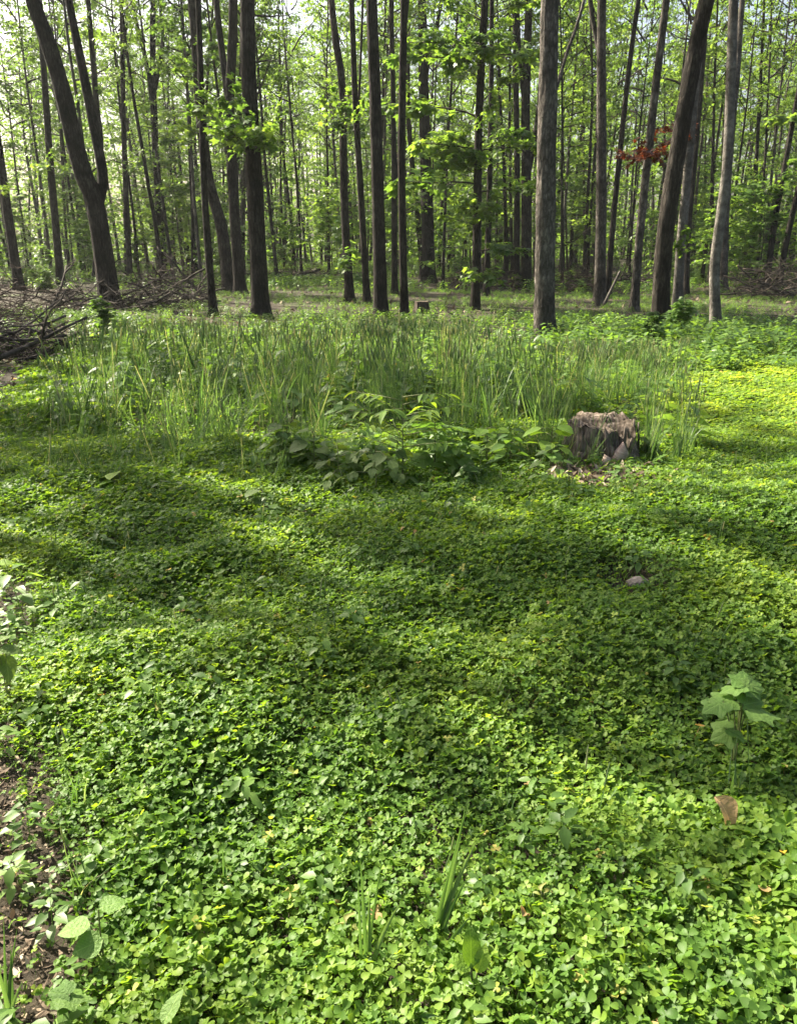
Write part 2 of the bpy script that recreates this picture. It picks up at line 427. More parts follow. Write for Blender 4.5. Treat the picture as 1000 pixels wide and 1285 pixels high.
# ------------------------------------------------------------------ ground
def make_ground():
    n = 300
    t = np.linspace(-1, 1, n)
    xs = 9 * np.sinh(t * 4.6) / np.sinh(4.6) * 40 / 1.0
    xs = np.sign(t) * (np.abs(t) * 14 + (np.abs(t) ** 5) * 230)
    ys = np.linspace(0, 1, n + 60); ys = -14 + ys * 46 + ys ** 6 * 230
    X, Y = np.meshgrid(xs, ys)
    Z = gh(X, Y)
    V = np.stack([X, Y, Z], -1).reshape(-1, 3)
    a, b = X.shape
    i = np.arange(a - 1)[:, None] * b; j = np.arange(b - 1)[None]
    Q = np.stack([i + j, i + j + 1, i + b + j + 1, i + b + j], -1).reshape(-1, 4)
    m, nt, out = new_mat('forest_soil')
    N, L = nt.nodes.new, nt.links.new
    tc = N('ShaderNodeTexCoord')
    n1 = N('ShaderNodeTexNoise'); n1.inputs['Scale'].default_value = 26; n1.inputs['Detail'].default_value = 8; n1.inputs['Roughness'].default_value = .7
    n2 = N('ShaderNodeTexNoise'); n2.inputs['Scale'].default_value = .5; n2.inputs['Detail'].default_value = 5
    L(tc.outputs['Object'], n1.inputs['Vector']); L(tc.outputs['Object'], n2.inputs['Vector'])
    r1 = ramp(nt, [(.3, (.016, .013, .009)), (.55, (.05, .041, .028)), (.75, (.125, .102, .072))]); L(n1.outputs[0], r1.inputs[0])
    r2 = ramp(nt, [(.3, (.03, .045, .014)), (.6, (.075, .095, .03)), (.8, (.13, .10, .065))]); L(n1.outputs[0], r2.inputs[0])
    g = ramp(nt, [(.55, (0, 0, 0)), (.72, (1, 1, 1))]); L(n2.outputs[0], g.inputs[0])
    mx = N('ShaderNodeMix'); mx.data_type = 'RGBA'; L(g.outputs[0], mx.inputs[0]); L(r1.outputs[0], mx.inputs['A']); L(r2.outputs[0], mx.inputs['B'])
    p = N('ShaderNodeBsdfPrincipled'); p.inputs['Roughness'].default_value = .95; p.inputs['Specular IOR Level'].default_value = .15
    L(mx.outputs['Result'], p.inputs['Base Color'])
    bp = N('ShaderNodeBump'); bp.inputs['Strength'].default_value = .9; bp.inputs['Distance'].default_value = .03
    L(n1.outputs[0], bp.inputs['Height']); L(bp.outputs[0], p.inputs['Normal'])
    L(p.outputs[0], out.inputs[0])
    me = mesh_np('ground', V, Q, None, m, True)
    link('ground', me, kind='structure', label='brown forest soil under the clover and trees')
make_ground()

# ------------------------------------------------------------------ tree pieces
rng = np.random.RandomState(7)

def smooth_path(P, dz=.3):
    """resample control points by arc length with Catmull-Rom smoothing"""
    P = np.asarray(P, float)
    out = []
    for i in range(len(P) - 1):
        p0 = P[max(i - 1, 0)]; p1 = P[i]; p2 = P[i + 1]; p3 = P[min(i + 2, len(P) - 1)]
        k = max(2, int(np.linalg.norm(p2 - p1) / dz))
        for t in np.linspace(0, 1, k, endpoint=False):
            out.append(.5 * ((2 * p1) + (-p0 + p2) * t + (2 * p0 - 5 * p1 + 4 * p2 - p3) * t * t + (-p0 + 3 * p1 - 3 * p2 + p3) * t ** 3))
    out.append(P[-1])
    return np.array(out)

def make_crown(seed, L, Rmax, limbs, twigs, leaf, start_r=.35, low=0):
    """limbs and leaves of a tall forest tree, z=0 at the lowest limb; returns (limb mesh, leaf mesh)"""
    r = np.random.RandomState(seed)
    gl, gb = Geo(), Geo()
    pos, fwd, nrm, siz, tws = [], [], [], [], []
    n_all = limbs + low
    for i in range(n_all):
        if i < limbs:
            f = (i + r.uniform(0, .9)) / limbs
            z0 = f * L * .93
            prof = (start_r + (1 - start_r) * math.sin(math.pi * min(1, .15 + f * .9)) ** .8)
            ln = Rmax * prof * r.uniform(.65, 1.15)
        else:
            z0 = -r.uniform(.5, 5.5); ln = r.uniform(.7, 1.7)
        az = i * 2.4 + r.uniform(-.7, .7); el = r.uniform(.15, .75) if i < limbs else r.uniform(-.1, .4)
        d = np.array([math.cos(az) * math.cos(el), math.sin(az) * math.cos(el), math.sin(el)])
        k = 7
        P = [np.array([0, 0, z0])]
        for q in range(k):
            d = d + r.normal(0, .13, 3) + np.array([0, 0, -.05 if q > 3 else .03]); d /= np.linalg.norm(d)
            P.append(P[-1] + d * ln / k)
        P = np.array(P)
        gb.tube(P, np.linspace(.012 + .014 * ln, .006, k + 1), 4, cap=False)
        nt_ = twigs if i < limbs else max(4, twigs // 2)
        for q in range(nt_):
            s = r.uniform(.22, 1) * k; a = int(min(s, k - 1)); b = P[a] + (P[a + 1] - P[a]) * (s - a)
            az2 = az + r.uniform(-1.6, 1.6); e2 = r.normal(.05, .3)
            td = np.array([math.cos(az2) * math.cos(e2), math.sin(az2) * math.cos(e2), math.sin(e2)])
            tl = r.uniform(.35, .95)
            gb.tube([b, b + td * tl], [.006, .003], 3, cap=False)
            m = int(tl * 22)
            u = r.uniform(.08, 1.05, m)[:, None]
            pp = b + td * tl * u + r.normal(0, .10, (m, 3)) * [1, 1, .35]
            sd = np.cross(td, [0, 0, 1]); 
            ff = td[None] * .6 + sd[None] * np.where(np.arange(m) % 2, 1, -1)[:, None] * r.uniform(.4, 1.2, (m, 1)) + r.normal(0, .25, (m, 3)) + [0, 0, -.25]
            nn = np.array([0, 0, 1.0]) + r.normal(0, .3, (m, 3))
            tws.append(np.full(m, r.normal(0, .22)))
            pos.append(pp); fwd.append(ff); nrm.append(nn); siz.append(r.uniform(.7, 1.25, m) * leaf)
    pos = np.vstack(pos); n = len(pos)
    tint = np.clip(r.normal(.45, .12, n) + np.concatenate(tws), 0, 1)
    leaves_np(gl, pos, np.vstack(fwd), np.vstack(nrm), np.concatenate(siz), tpl_kite(), tint)
    return gb.mesh('limbs', M_TWIG), gl.mesh('crown', M_CROWN)

CROWNS = [make_crown(100 + i, rng.uniform(8.5, 11), rng.uniform(2.2, 3.0), (16 if i < 4 else 19), 8, .175, low=(0 if i < 4 else 7)) for i in range(9)]

DENSE = [make_crown(150 + i, 10, 2.8, 24, 13, .19) for i in range(2)]  # thicker crowns for the unseen trees added to shade the clover

def make_spray(seed, mat, leaf=.17, ln=1.5, fine=False):
    """one flat leafy bough along +x, drooping a little"""
    r = np.random.RandomState(seed)
    g, gb = Geo(), Geo()
    P = [np.zeros(3)]; d = np.array([1, 0, .18])
    for q in range(6):
        d = d + r.normal(0, .09, 3) + [0, 0, -.06]; P.append(P[-1] + d / np.linalg.norm(d) * ln / 6)
    P = np.array(P); gb.tube(P, np.linspace(.016, .004, 7), 4, cap=False)
    pos, fwd, nrm, siz = [], [], [], []
    for q in range(15):
        s = r.uniform(.15, 1) * 6; a = int(min(s, 5)); b = P[a] + (P[a + 1] - P[a]) * (s - a)
        sg = 1 if q % 2 else -1
        td = np.array([r.uniform(.3, 1), sg * r.uniform(.3, 1), r.normal(0, .25)]); td /= np.linalg.norm(td)
        tl = r.uniform(.3, .65) * (1.25 - s / 9)
        gb.tube([b, b + td * tl], [.006, .002], 3, cap=False)
        m = 7
        u = r.uniform(.2, 1.05, m)[:, None]
        pos.append(b + td * tl * u + r.normal(0, .04, (m, 3)))
        sd = np.cross(td, [0, 0, 1])
        fwd.append(td * .7 + sd * r.uniform(-1.2, 1.2, (m, 1)) + [0, 0, -.35] + r.normal(0, .2, (m, 3)))
        nrm.append(np.array([0, 0, 1]) + r.normal(0, .33, (m, 3))); siz.append(r.uniform(.6, 1.2, m) * leaf)
    pos = np.vstack(pos)
    leaves_np(g, pos, np.vstack(fwd), np.vstack(nrm), np.concatenate(siz), tpl_maple(fine), r.uniform(0, 1, len(pos)))
    return gb.mesh('twig', M_TWIG), g.mesh('bough', mat)

SPRAYS = [make_spray(300 + i, M_BOUGH, .17) for i in range(6)]
RED_SPRAYS = [make_spray(340 + i, M_RED, .17) for i in range(2)]

def place_spray(parent, start, target, seed, red=False, spread=1.0):
    r = random.Random(seed)
    s = Vector(start); d = Vector(target) - s
    if d.length < .35:
        d = Vector((r.uniform(-.6, .6), -1, .15)) * .8
    L = max(.9, min(2.4, d.length * 1.7))
    sc = L / 1.5
    tw, lv = (RED_SPRAYS if red else SPRAYS)[r.randrange(2 if red else 6)]
    x = d.normalized(); z = Vector((0, 0, 1)); y = z.cross(x).normalized(); z = x.cross(y)
    M = Matrix(((x.x, y.x, z.x), (x.y, y.y, z.y), (x.z, y.z, z.z))).to_4x4()
    M = Matrix.Translation(s) @ M @ Matrix.Scale(sc, 4)
    b = link('leafy_bough', lv, parent, kind='stuff'); b.matrix_local = M
    if red: b['label'] = 'rust red leaves on a side twig'
    t = link('twig', tw, b)

# ------------------------------------------------------------------ the trees one can tell apart
def main_tree(path, w, label, bark=None, stems=(), boughs=(), H=None, hc=None, crown=None, group=None, red=(), cat='tree', name='forest_tree', rough=.05, cws=None):
    """path: pixel points from the base up; w: width in pixels at the base; stems: (pixel path, width)"""
    bark = bark or M_BARK
    g = ground_at(*path[0])
    Y = g[1]
    seed = int(path[0][0] * 7 + path[0][1])
    r = np.random.RandomState(seed)
    root = link(name, None, label=label, cat=cat, group=group, loc=tuple(g))
    root.empty_display_size = .3
    r0 = w / FPX * Y / math.cos(PITCH) * .5 * 1.0
    top = at_y(500, -15, Y)[2]
    H = H or r.uniform(17, 21)
    hc = hc or max(8.2, min(top - .5, 12.5))
    def to3(pix, dy=0):
        return [at_y(px, py, Y) + np.array([0, dy * i, 0]) for i, (px, py) in enumerate(pix)]
    def grow(P):
        P = [np.array(p) for p in P]
        d = P[-1] - P[-2]; d = d / np.linalg.norm(d)
        while P[-1][2] < H:
            d = d * .6 + np.array([0, 0, .4]) + np.append(r.normal(0, .02, 2), 0)
            if P[-1][2] > hc: d = np.array([0, 0, 1.0])
            d /= np.linalg.norm(d)
            P.append(P[-1] + d * 1.2)
        return P
    lean = r.normal(0, .12)
    P3 = to3(path, lean)
    P3[0] = P3[0].copy(); 
    P = grow(P3)
    P = [P[0] + np.array([0, 0, -.18])] + P
    P = smooth_path(P, .11 if w > 14 else .3) - g
    z = P[:, 2]
    h01 = np.clip(z / H, 0, 1)
    rad = r0 * (1 - .75 * h01 ** 1.1) * (1 + .55 * np.exp(-np.maximum(z, 0) / .26))
    V, Q, T = tube(P, np.maximum(rad, .012), 36 if w > 14 else 14, rough=rough, seed=seed)
    tr = link('trunk', mesh_np('trunk', V, [Q, T], None, bark, True), root)
    tops = [P]
    for sp, sw in stems:
        S = to3(sp)
        off = np.interp(S[0][2] - g[2], z, P[:, 1])
        S = [s + np.array([0, off + .12 * i, 0]) for i, s in enumerate(S)]
        S = smooth_path(grow(S), .3) - g
        r1 = sw / FPX * Y * .5
        hh = np.clip((S[:, 2] - S[0, 2]) / (H - S[0, 2]), 0, 1)
        V, Q, T = tube(S, np.maximum(r1 * (1 - .8 * hh), .01), 12, rough=rough, seed=seed + 3)
        link('stem', mesh_np('stem', V, [Q, T], None, bark, True), root)
        tops.append(S)
    for k, S in enumerate(tops):
        zc = hc - g[2]
        c = np.array([np.interp(zc, S[:, 2], S[:, i]) for i in range(3)])
        lb, lv = CROWNS[(crown if crown is not None else r.randint(0, 4)) % 9]
        s = (H + .6 - hc) / 10.0 * (1 if k == 0 else .85)
        a = r.uniform(0, 6.28)
        for nm, me in (('limbs', lb), ('crown', lv)):
            o = link(nm, me, root, kind='stuff' if nm == 'limbs' else None); o.location = c; o.rotation_euler = (0, 0, a); q_ = s * (cws or (.72 if w > 11 else .45)) * (.75 if len(tops) > 1 else 1); o.scale = (q_, q_, s)
    for k, (bx_, by_) in enumerate(list(boughs) + list(red)):
        is_red = k >= len(boughs)
        c = at_y(bx_, by_, Y) + np.array([0, r.uniform(-.7, .5), 0]) - g
        zz = max(.8, c[2] - .25)
        s = np.array([np.interp(zz, z, P[:, i]) for i in range(3)])
        place_spray(root, s, c, seed + k, is_red)
    return root

def fan(cx, cy, w, h, n, seed):
    r = random.Random(seed)
    return [(cx + r.gauss(0, w), cy + r.gauss(0, h)) for _ in range(n)]

T = main_tree
T([(140, 387), (122, 262), (105, 210), (75, 87), (47, 0)], 23, 'thick dark tree leaning over, forked into two long leaning stems', stems=[([(122, 262), (129, 230), (122, 190), (101, 95), (80, 0)], 13)], cws=.4, H=14.5)
T([(120, 354), (127, 196), (122, 130), (112, 0)], 8, 'slim dark trunk rising just behind the leaning forked tree')
T([(25, 364), (14, 270), (6, 190), (0, 126), (-12, 0)], 11, 'dark leaning trunk beside the reddish brush heap', boughs=[(20, 250), (5, 230)])
T([(77, 357), (70, 260), (65, 175), (58, 45), (57, 0)], 9, 'slim dark trunk with a bright yellow-green leafy sprig, near the log stump', boughs=[(78, 200), (90, 215), (66, 205), (85, 158), (75, 155)])
T([(164, 357), (158, 250), (154, 157), (150, 0)], 7, 'thin straight pole of a tree between leaning tree and brush heap')
T([(206, 348), (198, 250), (191, 157), (187, 40), (186, 0)], 10, 'grey-dark trunk with high fork, behind the dark brush heap', stems=[([(190, 120), (178, 70), (165, 20), (160, 0)], 5), ([(191, 110), (200, 50), (196, 0)], 5)], boughs=fan(205, 200, 18, 30, 8, 1))
T([(288, 367), (279, 290), (262, 225), (253, 150), (247, 60), (242, 0)], 14, 'dark bent trunk curving low down, beside the big dark trunk', boughs=fan(250, 190, 14, 35, 6, 2) + fan(235, 60, 18, 25, 6, 3))
T([(268, 396), (262, 310), (258, 240), (256, 150), (254, 60), (252, 0)], 9, 'slim trunk in front of the bent dark trunk', cws=.25, H=12)
T([(302, 369), (296, 280), (293, 200), (291, 140), (296, 60), (298, 0)], 13, 'dark trunk dividing into two near-parallel stems, touching the big dark trunk', stems=[([(291, 145), (284, 90), (277, 40), (272, 0)], 8)], boughs=fan(285, 170, 16, 20, 6, 4))
T([(328, 400), (322, 290), (319, 230), (313, 140), (309, 60), (308, 0)], 20, 'thick near-black trunk with a dark leafy tuft around it', boughs=[(300, 172), (322, 165), (286, 168), (332, 182), (312, 160), (296, 185), (335, 165), (318, 178)], cws=.3)
T([(439, 379), (434, 300), (431, 245), (428, 105), (420, 50), (414, 0)], 10, 'dark gently curved trunk wearing small leafy tufts by the grass', boughs=[(440, 150), (424, 148), (436, 160), (434, 312), (428, 300), (445, 345), (436, 350)])
T([(461, 384), (452, 228), (446, 122), (444, 60), (442, 0)], 8, 'slim curving trunk with a thin twin stem beside the straight black trunk', boughs=[(450, 160), (458, 150)], stems=[([(449, 160), (452, 90), (455, 0)], 3)], cws=.25)
T([(478, 397), (474, 245), (470, 105), (466, 0)], 15, 'straight thick black trunk standing in the tall grass')
T([(495, 369), (494, 175), (491, 0)], 7, 'thin straight trunk between the straight black trunk and its slim neighbour')
T([(508, 400), (505, 300), (504, 175), (507, 0)], 9, 'slim dark trunk with rough bark next to the straight black trunk', rough=.09)
T([(538, 355), (537, 300), (533, 157), (531, 80), (530, 0)], 15, 'dark trunk throwing up one thin slanting side stem', stems=[([(532, 110), (541, 60), (554, 0)], 5)])
T([(531, 350), (524, 270), (514, 170), (512, 100), (513, 0)], 7, 'slim slanting trunk behind the rough slim trunk')
T([(596, 389), (598, 280), (600, 157), (606, 30), (607, 0)], 10, 'dark trunk clothed in big bright leafy boughs from low down', boughs=fan(575, 70, 22, 25, 9, 5) + fan(630, 60, 16, 25, 8, 6) + fan(570, 190, 20, 32, 13, 7) + fan(590, 265, 16, 16, 6, 8) + fan(625, 175, 12, 35, 5, 9) + [(598, 330), (592, 345)], cws=.3)
T([(610, 371), (614, 250), (617, 105), (618, 0)], 7, 'slim dark trunk behind the bright leafy-boughed tree', boughs=fan(612, 210, 12, 40, 6, 10))
T([(648, 361), (649, 210), (647, 35), (647, 0)], 8, 'slim straight trunk hugging the forked grey-dark tree')
T([(660, 361), (661, 250), (661, 140), (664, 60), (667, 0)], 13, 'grey-dark tree forked at mid height behind the grey barked trunk', stems=[([(663, 215), (672, 175), (679, 133), (684, 60), (686, 0)], 8), ([(661, 150), (655, 80), (652, 0)], 5)])
T([(683, 428), (684, 320), (687, 175), (690, 80), (692, 0)], 23, 'thick grey scaly-barked trunk standing at the grass edge', M_BARKL, stems=[([(694, 125), (704, 98), (718, 55), (735, 10)], 4)], rough=.09)
T([(752, 383), (754, 280), (755, 175), (755, 80), (756, 0)], 13, 'straight grey trunk with small fork overhead, beside a leaning dead pole', M_BARKL, stems=[([(754, 70), (749, 40), (744, 0)], 6)])
T([(762, 371), (768, 280), (776, 192), (785, 100), (793, 31), (797, 0)], 7, 'slim slanting trunk behind the straight grey trunk')
T([(795, 391), (800, 300), (807, 210), (817, 100), (827, 0)], 10, 'slim leaning grey trunk carrying a spray of rust red leaves', M_BARKL, red=[(800, 190), (830, 176), (838, 152), (797, 198)])
T([(828, 413), (829, 340), (835, 262), (856, 122), (868, 50), (877, 0)], 20, 'thick leaning brown trunk with a leafy bush at its foot', M_BARK, rough=.07)
T([(849, 391), (852, 320), (857, 250), (869, 105), (878, 0)], 11, 'pale whitish trunk just behind the thick leaning brown trunk', M_BARKS, boughs=[(855, 315), (850, 318)])
T([(860, 372), (864, 290), (874, 185), (885, 60), (890, 0)], 7, 'slim trunk standing behind the pale whitish trunk')
T([(898, 419), (896, 350), (899, 310), (912, 210), (917, 100), (921, 0)], 12, 'light grey smooth trunk with a slight elbow low down', M_BARKS, rough=.03)
T([(907, 365), (913, 270), (923, 175), (935, 80), (944, 0)], 9, 'grey leaning trunk close behind the elbowed light grey trunk', M_BARKL)
T([(940, 352), (945, 260), (954, 77), (957, 0)], 5, 'thin pole tree in the leafy thicket')
T([(961, 361), (970, 290), (984, 210), (1004, 100)], 7, 'dark slanting trunk without boughs above the brush heap in the thicket')
T([(976, 361), (988, 300), (1002, 245), (1030, 130)], 7, 'dark slanting trunk with leafy boughs above the brush heap in the thicket', boughs=[(985, 230), (960, 240), (975, 150)])

# ------------------------------------------------------------------ trees further back
def bg_tree_proto(i):
    r = np.random.RandomState(500 + i)
    H = r.uniform(16, 20); hc = r.uniform(6.5, 9.5)
    P = [np.array([0, 0, -.3])]
    d = np.array([r.normal(0, .04), r.normal(0, .04), 1])
    while P[-1][2] < H:
        d = d + np.append(r.normal(0, .022, 2), 0); d[:2] *= .97
        P.append(P[-1] + d / np.linalg.norm(d) * 1.1)
    P = smooth_path(P, .55); P[:, :2] -= P[0, :2] * 1
    z = P[:, 2]
    rad = .13 * (1 - .8 * np.clip(z / H, 0, 1)) * (1 + .4 * np.exp(-np.maximum(z, 0) / .25))
    V, Q, T_ = tube(P, rad, 7, rough=.06, seed=i)
    tm = mesh_np('trunk', V, [Q, T_], None, M_BARK if i % 3 else M_BARKL, True)
    c = np.array([np.interp(hc, z, P[:, k]) for k in range(3)])
    return tm, c, (H - hc) / 10
BG = [bg_tree_proto(i) for i in range(8)]

def bg_tree(x, y, thick, scale, seed, label, group, name='slender_tree', crown=None, cw=.83):
    r = random.Random(seed)
    tm, c, cs = BG[r.randrange(8)]
    g = float(gh(x, y))
    root = link(name, None, label=label, cat='tree', group=group, loc=(x, y, g))
    root.rotation_euler = (r.gauss(0, .025), r.gauss(0, .025), r.uniform(0, 6.28))
    t = link('trunk', tm, root); t.scale = (thick, thick, scale)
    lb, lv = DENSE[-crown - 1] if (crown is not None and crown < 0) else CROWNS[crown if crown is not None else r.randrange(3, 9)]
    for nm, me in (('limbs', lb), ('crown', lv)):
        o = link(nm, me, root, kind='stuff' if nm == 'limbs' else None); o.location = (c[0] * thick, c[1] * thick, c[2] * scale)
        o.scale = (cs * cw, cs * cw, cs * scale); o.rotation_euler = (0, 0, r.uniform(0, 6.28))
    return root

rb = random.Random(21)
placed = []
cnt = 0
while cnt < 290:
    dpt = 34 + 62 * rb.random() ** .85
    px = rb.uniform(-90, 1090)
    x = (px - 500) / FPX * dpt * 1.02; y = dpt
    if any((x - a) ** 2 + (y - b) ** 2 < 1.4 for a, b in placed): continue
    placed.append((x, y)); cnt += 1
    far = dpt > 58
    bg_tree(x, y, rb.uniform(.55, 1.0) * (1.15 if far else .85), rb.uniform(.85, 1.12), cnt,
            'slender bare-stemmed tree deep in the crowded far wood' if far else 'slender tree in the stand just behind the main trunks',
            'thin trunks of the far wood' if far else 'thin trunks behind the main trees')

# unseen trees added on the sunny side, crowns placed and narrowed to shade the clover
for k, (x, y, th, sc, cw) in enumerate([(-9.6, 11.1, 1.3, .95, .38), (-12.9, 14.1, 1.4, 1.0, .44), (-15.7, 18.1, 1.2, 1.0, .40), (-16.5, 16.6, 1.4, 1.05, .42), (-11.0, 16.5, 1.3, 1.0, .48), (-15.0, 19.9, 1.5, 1.0, .36), (-7.3, 13.4, 1.1, .9, .42),
                                    (-21, 20.5, 1.4, 1.1, .7), (-18, 27, 1.5, 1.0, .7), (-25, 26, 1.4, 1.0, .8), (-12.5, 6.0, 1.4, .95, .5), (-13.2, 10.0, 1.3, .95, .85), (-22, 4, 1.5, 1.05, .8), (-26, 14, 1.4, 1., .7), (-12.5, 12.1, 1.2, 1.0, .42), (-9.5, 9.8, 1.2, .95, .42)]):
    bg_tree(x, y, th, sc, 900 + k, 'unseen tree added on the sunny side to shade the clearing', 'unseen shade trees on the sunny side', 'unseen_shade_tree', crown=-1 - k % 2 if k < 6 else k % 4, cw=cw)
ro = random.Random(33)
ring = []
while len(ring) < 34:
    x, y = ro.uniform(-34, 36), ro.uniform(-34, 30)
    if (y > -4 and abs(x) < 10 + .3 * max(y, 0)) or (abs(x) < 6 and y > -6) or (x < 0 and y > -8): continue
    if abs(x) < .62 * y + 3 and y > 0: continue
    if any((x - a) ** 2 + (y - b) ** 2 < 12 for a, b in ring): continue
    ring.append((x, y))
    bg_tree(x, y, ro.uniform(1.0, 1.6), ro.uniform(.9, 1.1), 950 + len(ring), 'tree in the wood closing round the near side of the clearing', 'trees round the near side', 'woodland_tree')

# the wood beyond, one mass
def far_wood():
    r = np.random.RandomState(77)
    gl, gb = Geo(), Geo()
    n = 150000
    y = r.uniform(82, 150, n); x = r.uniform(-1, 1, n) * (y * .55 + 12)
    z = .2 + 18.5 * r.uniform(0, 1, n) ** 1.35
    keep = (sn(x * 1.0, z * 1.0 + y * .3, 3.2, 5) + .25 * r.normal(size=n) > -.5 + .035 * z)
    x, y, z = x[keep], y[keep], z[keep]; n = len(x)
    pos = np.stack([x, y, z + gh(x, y)], -1)
    fw = r.normal(0, 1, (n, 3)) * [1, 1, .4]; nr = np.array([0, 0, 1]) + r.normal(0, .5, (n, 3))
    leaves_np(gl, pos, fw, nr, r.uniform(.32, .6, n), tpl_kite(), np.clip(.4 + .25 * sn(x, z, 6, 9) + r.normal(0, .12, n), 0, 1))
    link('distant_wood', gl.mesh('distant_wood', M_CROWN), label='hazy leafy mass of the distant wood', cat='wood', kind='stuff')
    for k in range(150):
        yy = r.uniform(97, 140); xx = r.uniform(-1, 1) * (yy * .53 + 8); g = float(gh(xx, yy))
        gb.tube([[xx, yy, g - .3], [xx + r.normal(0, .3), yy, g + 9], [xx + r.normal(0, .5), yy, g + 18]], [.2, .14, .05], 5, cap=False)
    link('distant_trunks', gb.mesh('distant_trunks', M_BARK), label='dark thin stems massed in the distant wood', cat='wood', kind='stuff')
far_wood()

# ------------------------------------------------------------------ saplings of the understorey
def make_sapling(seed, H, n, lo=.22, ls=.165):
    r = np.random.RandomState(seed)
    gb, gl = Geo(), Geo()
    P = smooth_path([np.array([0, 0, -.1]), np.array([r.normal(0, .06), r.normal(0, .06), H * .4]), np.array([r.normal(0, .15), r.normal(0, .15), H])], .3)
    gb.tube(P, np.linspace(.006 * H + .008, .005, len(P)), 5)
    pos, fwd, nrm, siz = [], [], [], []
    for i in range(n):
        f = r.uniform(lo, 1); b = np.array([np.interp(f * H, P[:, 2], P[:, k]) for k in range(3)])
        az = i * 2.4 + r.normal(0, .4); el = r.uniform(.0, .55)
        ln = H * r.uniform(.16, .34) * (1.25 - f * .8)
        d = np.array([math.cos(az) * math.cos(el), math.sin(az) * math.cos(el), math.sin(el)])
        q = b + d * ln * .6; e = q + (d + [0, 0, -.3]) * ln * .4
        gb.tube([b, q, e], [.008, .005, .002], 3, cap=False)
        m = int(10 + 20 * ln)
        u = r.uniform(.25, 1.05, m)[:, None]
        sd = np.cross(d, [0, 0, 1]); lat = r.normal(0, .28, (m, 1)) * ln * u
        pos.append(np.where(u < .6, b + d * ln * u, q + (e - q) * (u - .6) / .4) + sd * lat + r.normal(0, .04, (m, 3)))
        fwd.append(d + sd * np.sign(lat) * r.uniform(.2, 1.2, (m, 1)) + [0, 0, -.3] + r.normal(0, .2, (m, 3)))
        nrm.append(np.array([0, 0, 1]) + r.normal(0, .32, (m, 3))); siz.append(r.uniform(.6, 1.25, m) * ls)
    pos = np.vstack(pos)
    leaves_np(gl, pos, np.vstack(fwd), np.vstack(nrm), np.concatenate(siz), tpl_maple(False), r.uniform(0, 1, len(pos)))
    return gb.mesh('stem', M_TWIG), gl.mesh('crown', M_BOUGH)
SAPS = [make_sapling(700 + i, h, n) for i, (h, n) in enumerate([(1.6, 12), (2.6, 20), (3.6, 28), (4.8, 34), (6.0, 40), (3.0, 24), (8.0, 52), (9.5, 58)])]

SAPS.append(make_sapling(720, .8, 34, .05, .12))

def sapling(px, py, kind, s, seed, label, group=None, name='sapling', cat='sapling'):
    r = random.Random(seed)
    g = ground_at(px, py)
    root = link(name, None, label=label, cat=cat, group=group, loc=tuple(g))
    root.rotation_euler = (r.gauss(0, .04), r.gauss(0, .04), r.uniform(0, 6.28)); root.scale = (s, s, s)
    a, b = SAPS[kind]
    link('stem', a, root); link('crown', b, root)
sapling(137, 418, 8, .85, 1, 'bright leafy little bush in front of the leaning forked tree', name='leafy_bush', cat='bush')
sapling(842, 426, 8, .9, 2, 'dark leafy bush at the foot of the leaning brown trunk', name='leafy_bush', cat='bush')
sapling(822, 436, 8, .7, 3, 'small pale-leaved sprout in the grass before the leaning brown trunk', name='leafy_bush', cat='bush')
rs = random.Random(5)
for k in range(16):
    sapling(rs.uniform(870, 1040), rs.uniform(347, 362), rs.choice([2, 3, 4, 4, 5]), rs.uniform(.8, 1.15), 40 + k, 'leafy young tree in the thicket near the slanting trunks', 'young trees of the thicket')
for k in range(44):
    sapling(rs.uniform(-40, 880), rs.uniform(339, 352), rs.choice([1, 2, 2, 3, 3, 4, 5]), rs.uniform(.7, 1.1), 80 + k, 'leafy sapling scattered on the floor of the open wood', 'saplings under the trees')
for k in range(40):
    sapling(rs.uniform(-60, 1060), rs.uniform(334, 346), rs.choice([4, 6, 6, 7, 7]), rs.uniform(.8, 1.1), 180 + k, 'tall thin young tree leafy to the ground in the far understorey', 'tall young trees of the far understorey', name='young_tree', cat='tree')
for k in range(9):
    sapling(rs.choice([10, 30, 50, 545, 570, 630, 640, 690, 720, 790]) + rs.uniform(-12, 12), rs.uniform(356, 368), rs.choice([8, 8, 0]), rs.uniform(.7, 1.1), 140 + k, 'low leafy shrublet among the brush under the main trees', 'shrublets under the main trees', name='shrublet', cat='shrub')

# ------------------------------------------------------------------ brush heaps
def branch_mesh(seed, mat, L=1.6, r0=.022):
    r = np.random.RandomState(seed); g = Geo()
    def limb(p, d, L, r0, lvl):
        k = 5; P = [p]
        for q in range(k):
            d = d + r.normal(0, .16, 3); d /= np.linalg.norm(d); P.append(P[-1] + d * L / k)
        P = np.array(P); g.tube(P, np.linspace(r0, r0 * .3, k + 1), 6 if lvl == 0 else 4)
        if lvl < 2:
            for q in range(r.randint(2, 4)):
                i = r.randint(1, k); dd = d + r.normal(0, .55, 3)
                limb(P[i], dd / np.linalg.norm(dd), L * r.uniform(.3, .5), r0 * .45, lvl + 1)
    limb(np.array([-L / 2, 0, 0]), np.array([1.0, 0, 0]), L, r0, 0)
    return g.mesh('branch', mat)
BRANCHES = [branch_mesh(800 + i, M_BRUSH, 1.7, .026) for i in range(7)]
RBRANCH = [branch_mesh(820 + i, M_BRUSHR, 1.5, .016) for i in range(6)]
LOGS = [branch_mesh(840 + i, M_BRUSH, 1.9, .06) for i in range(3)]

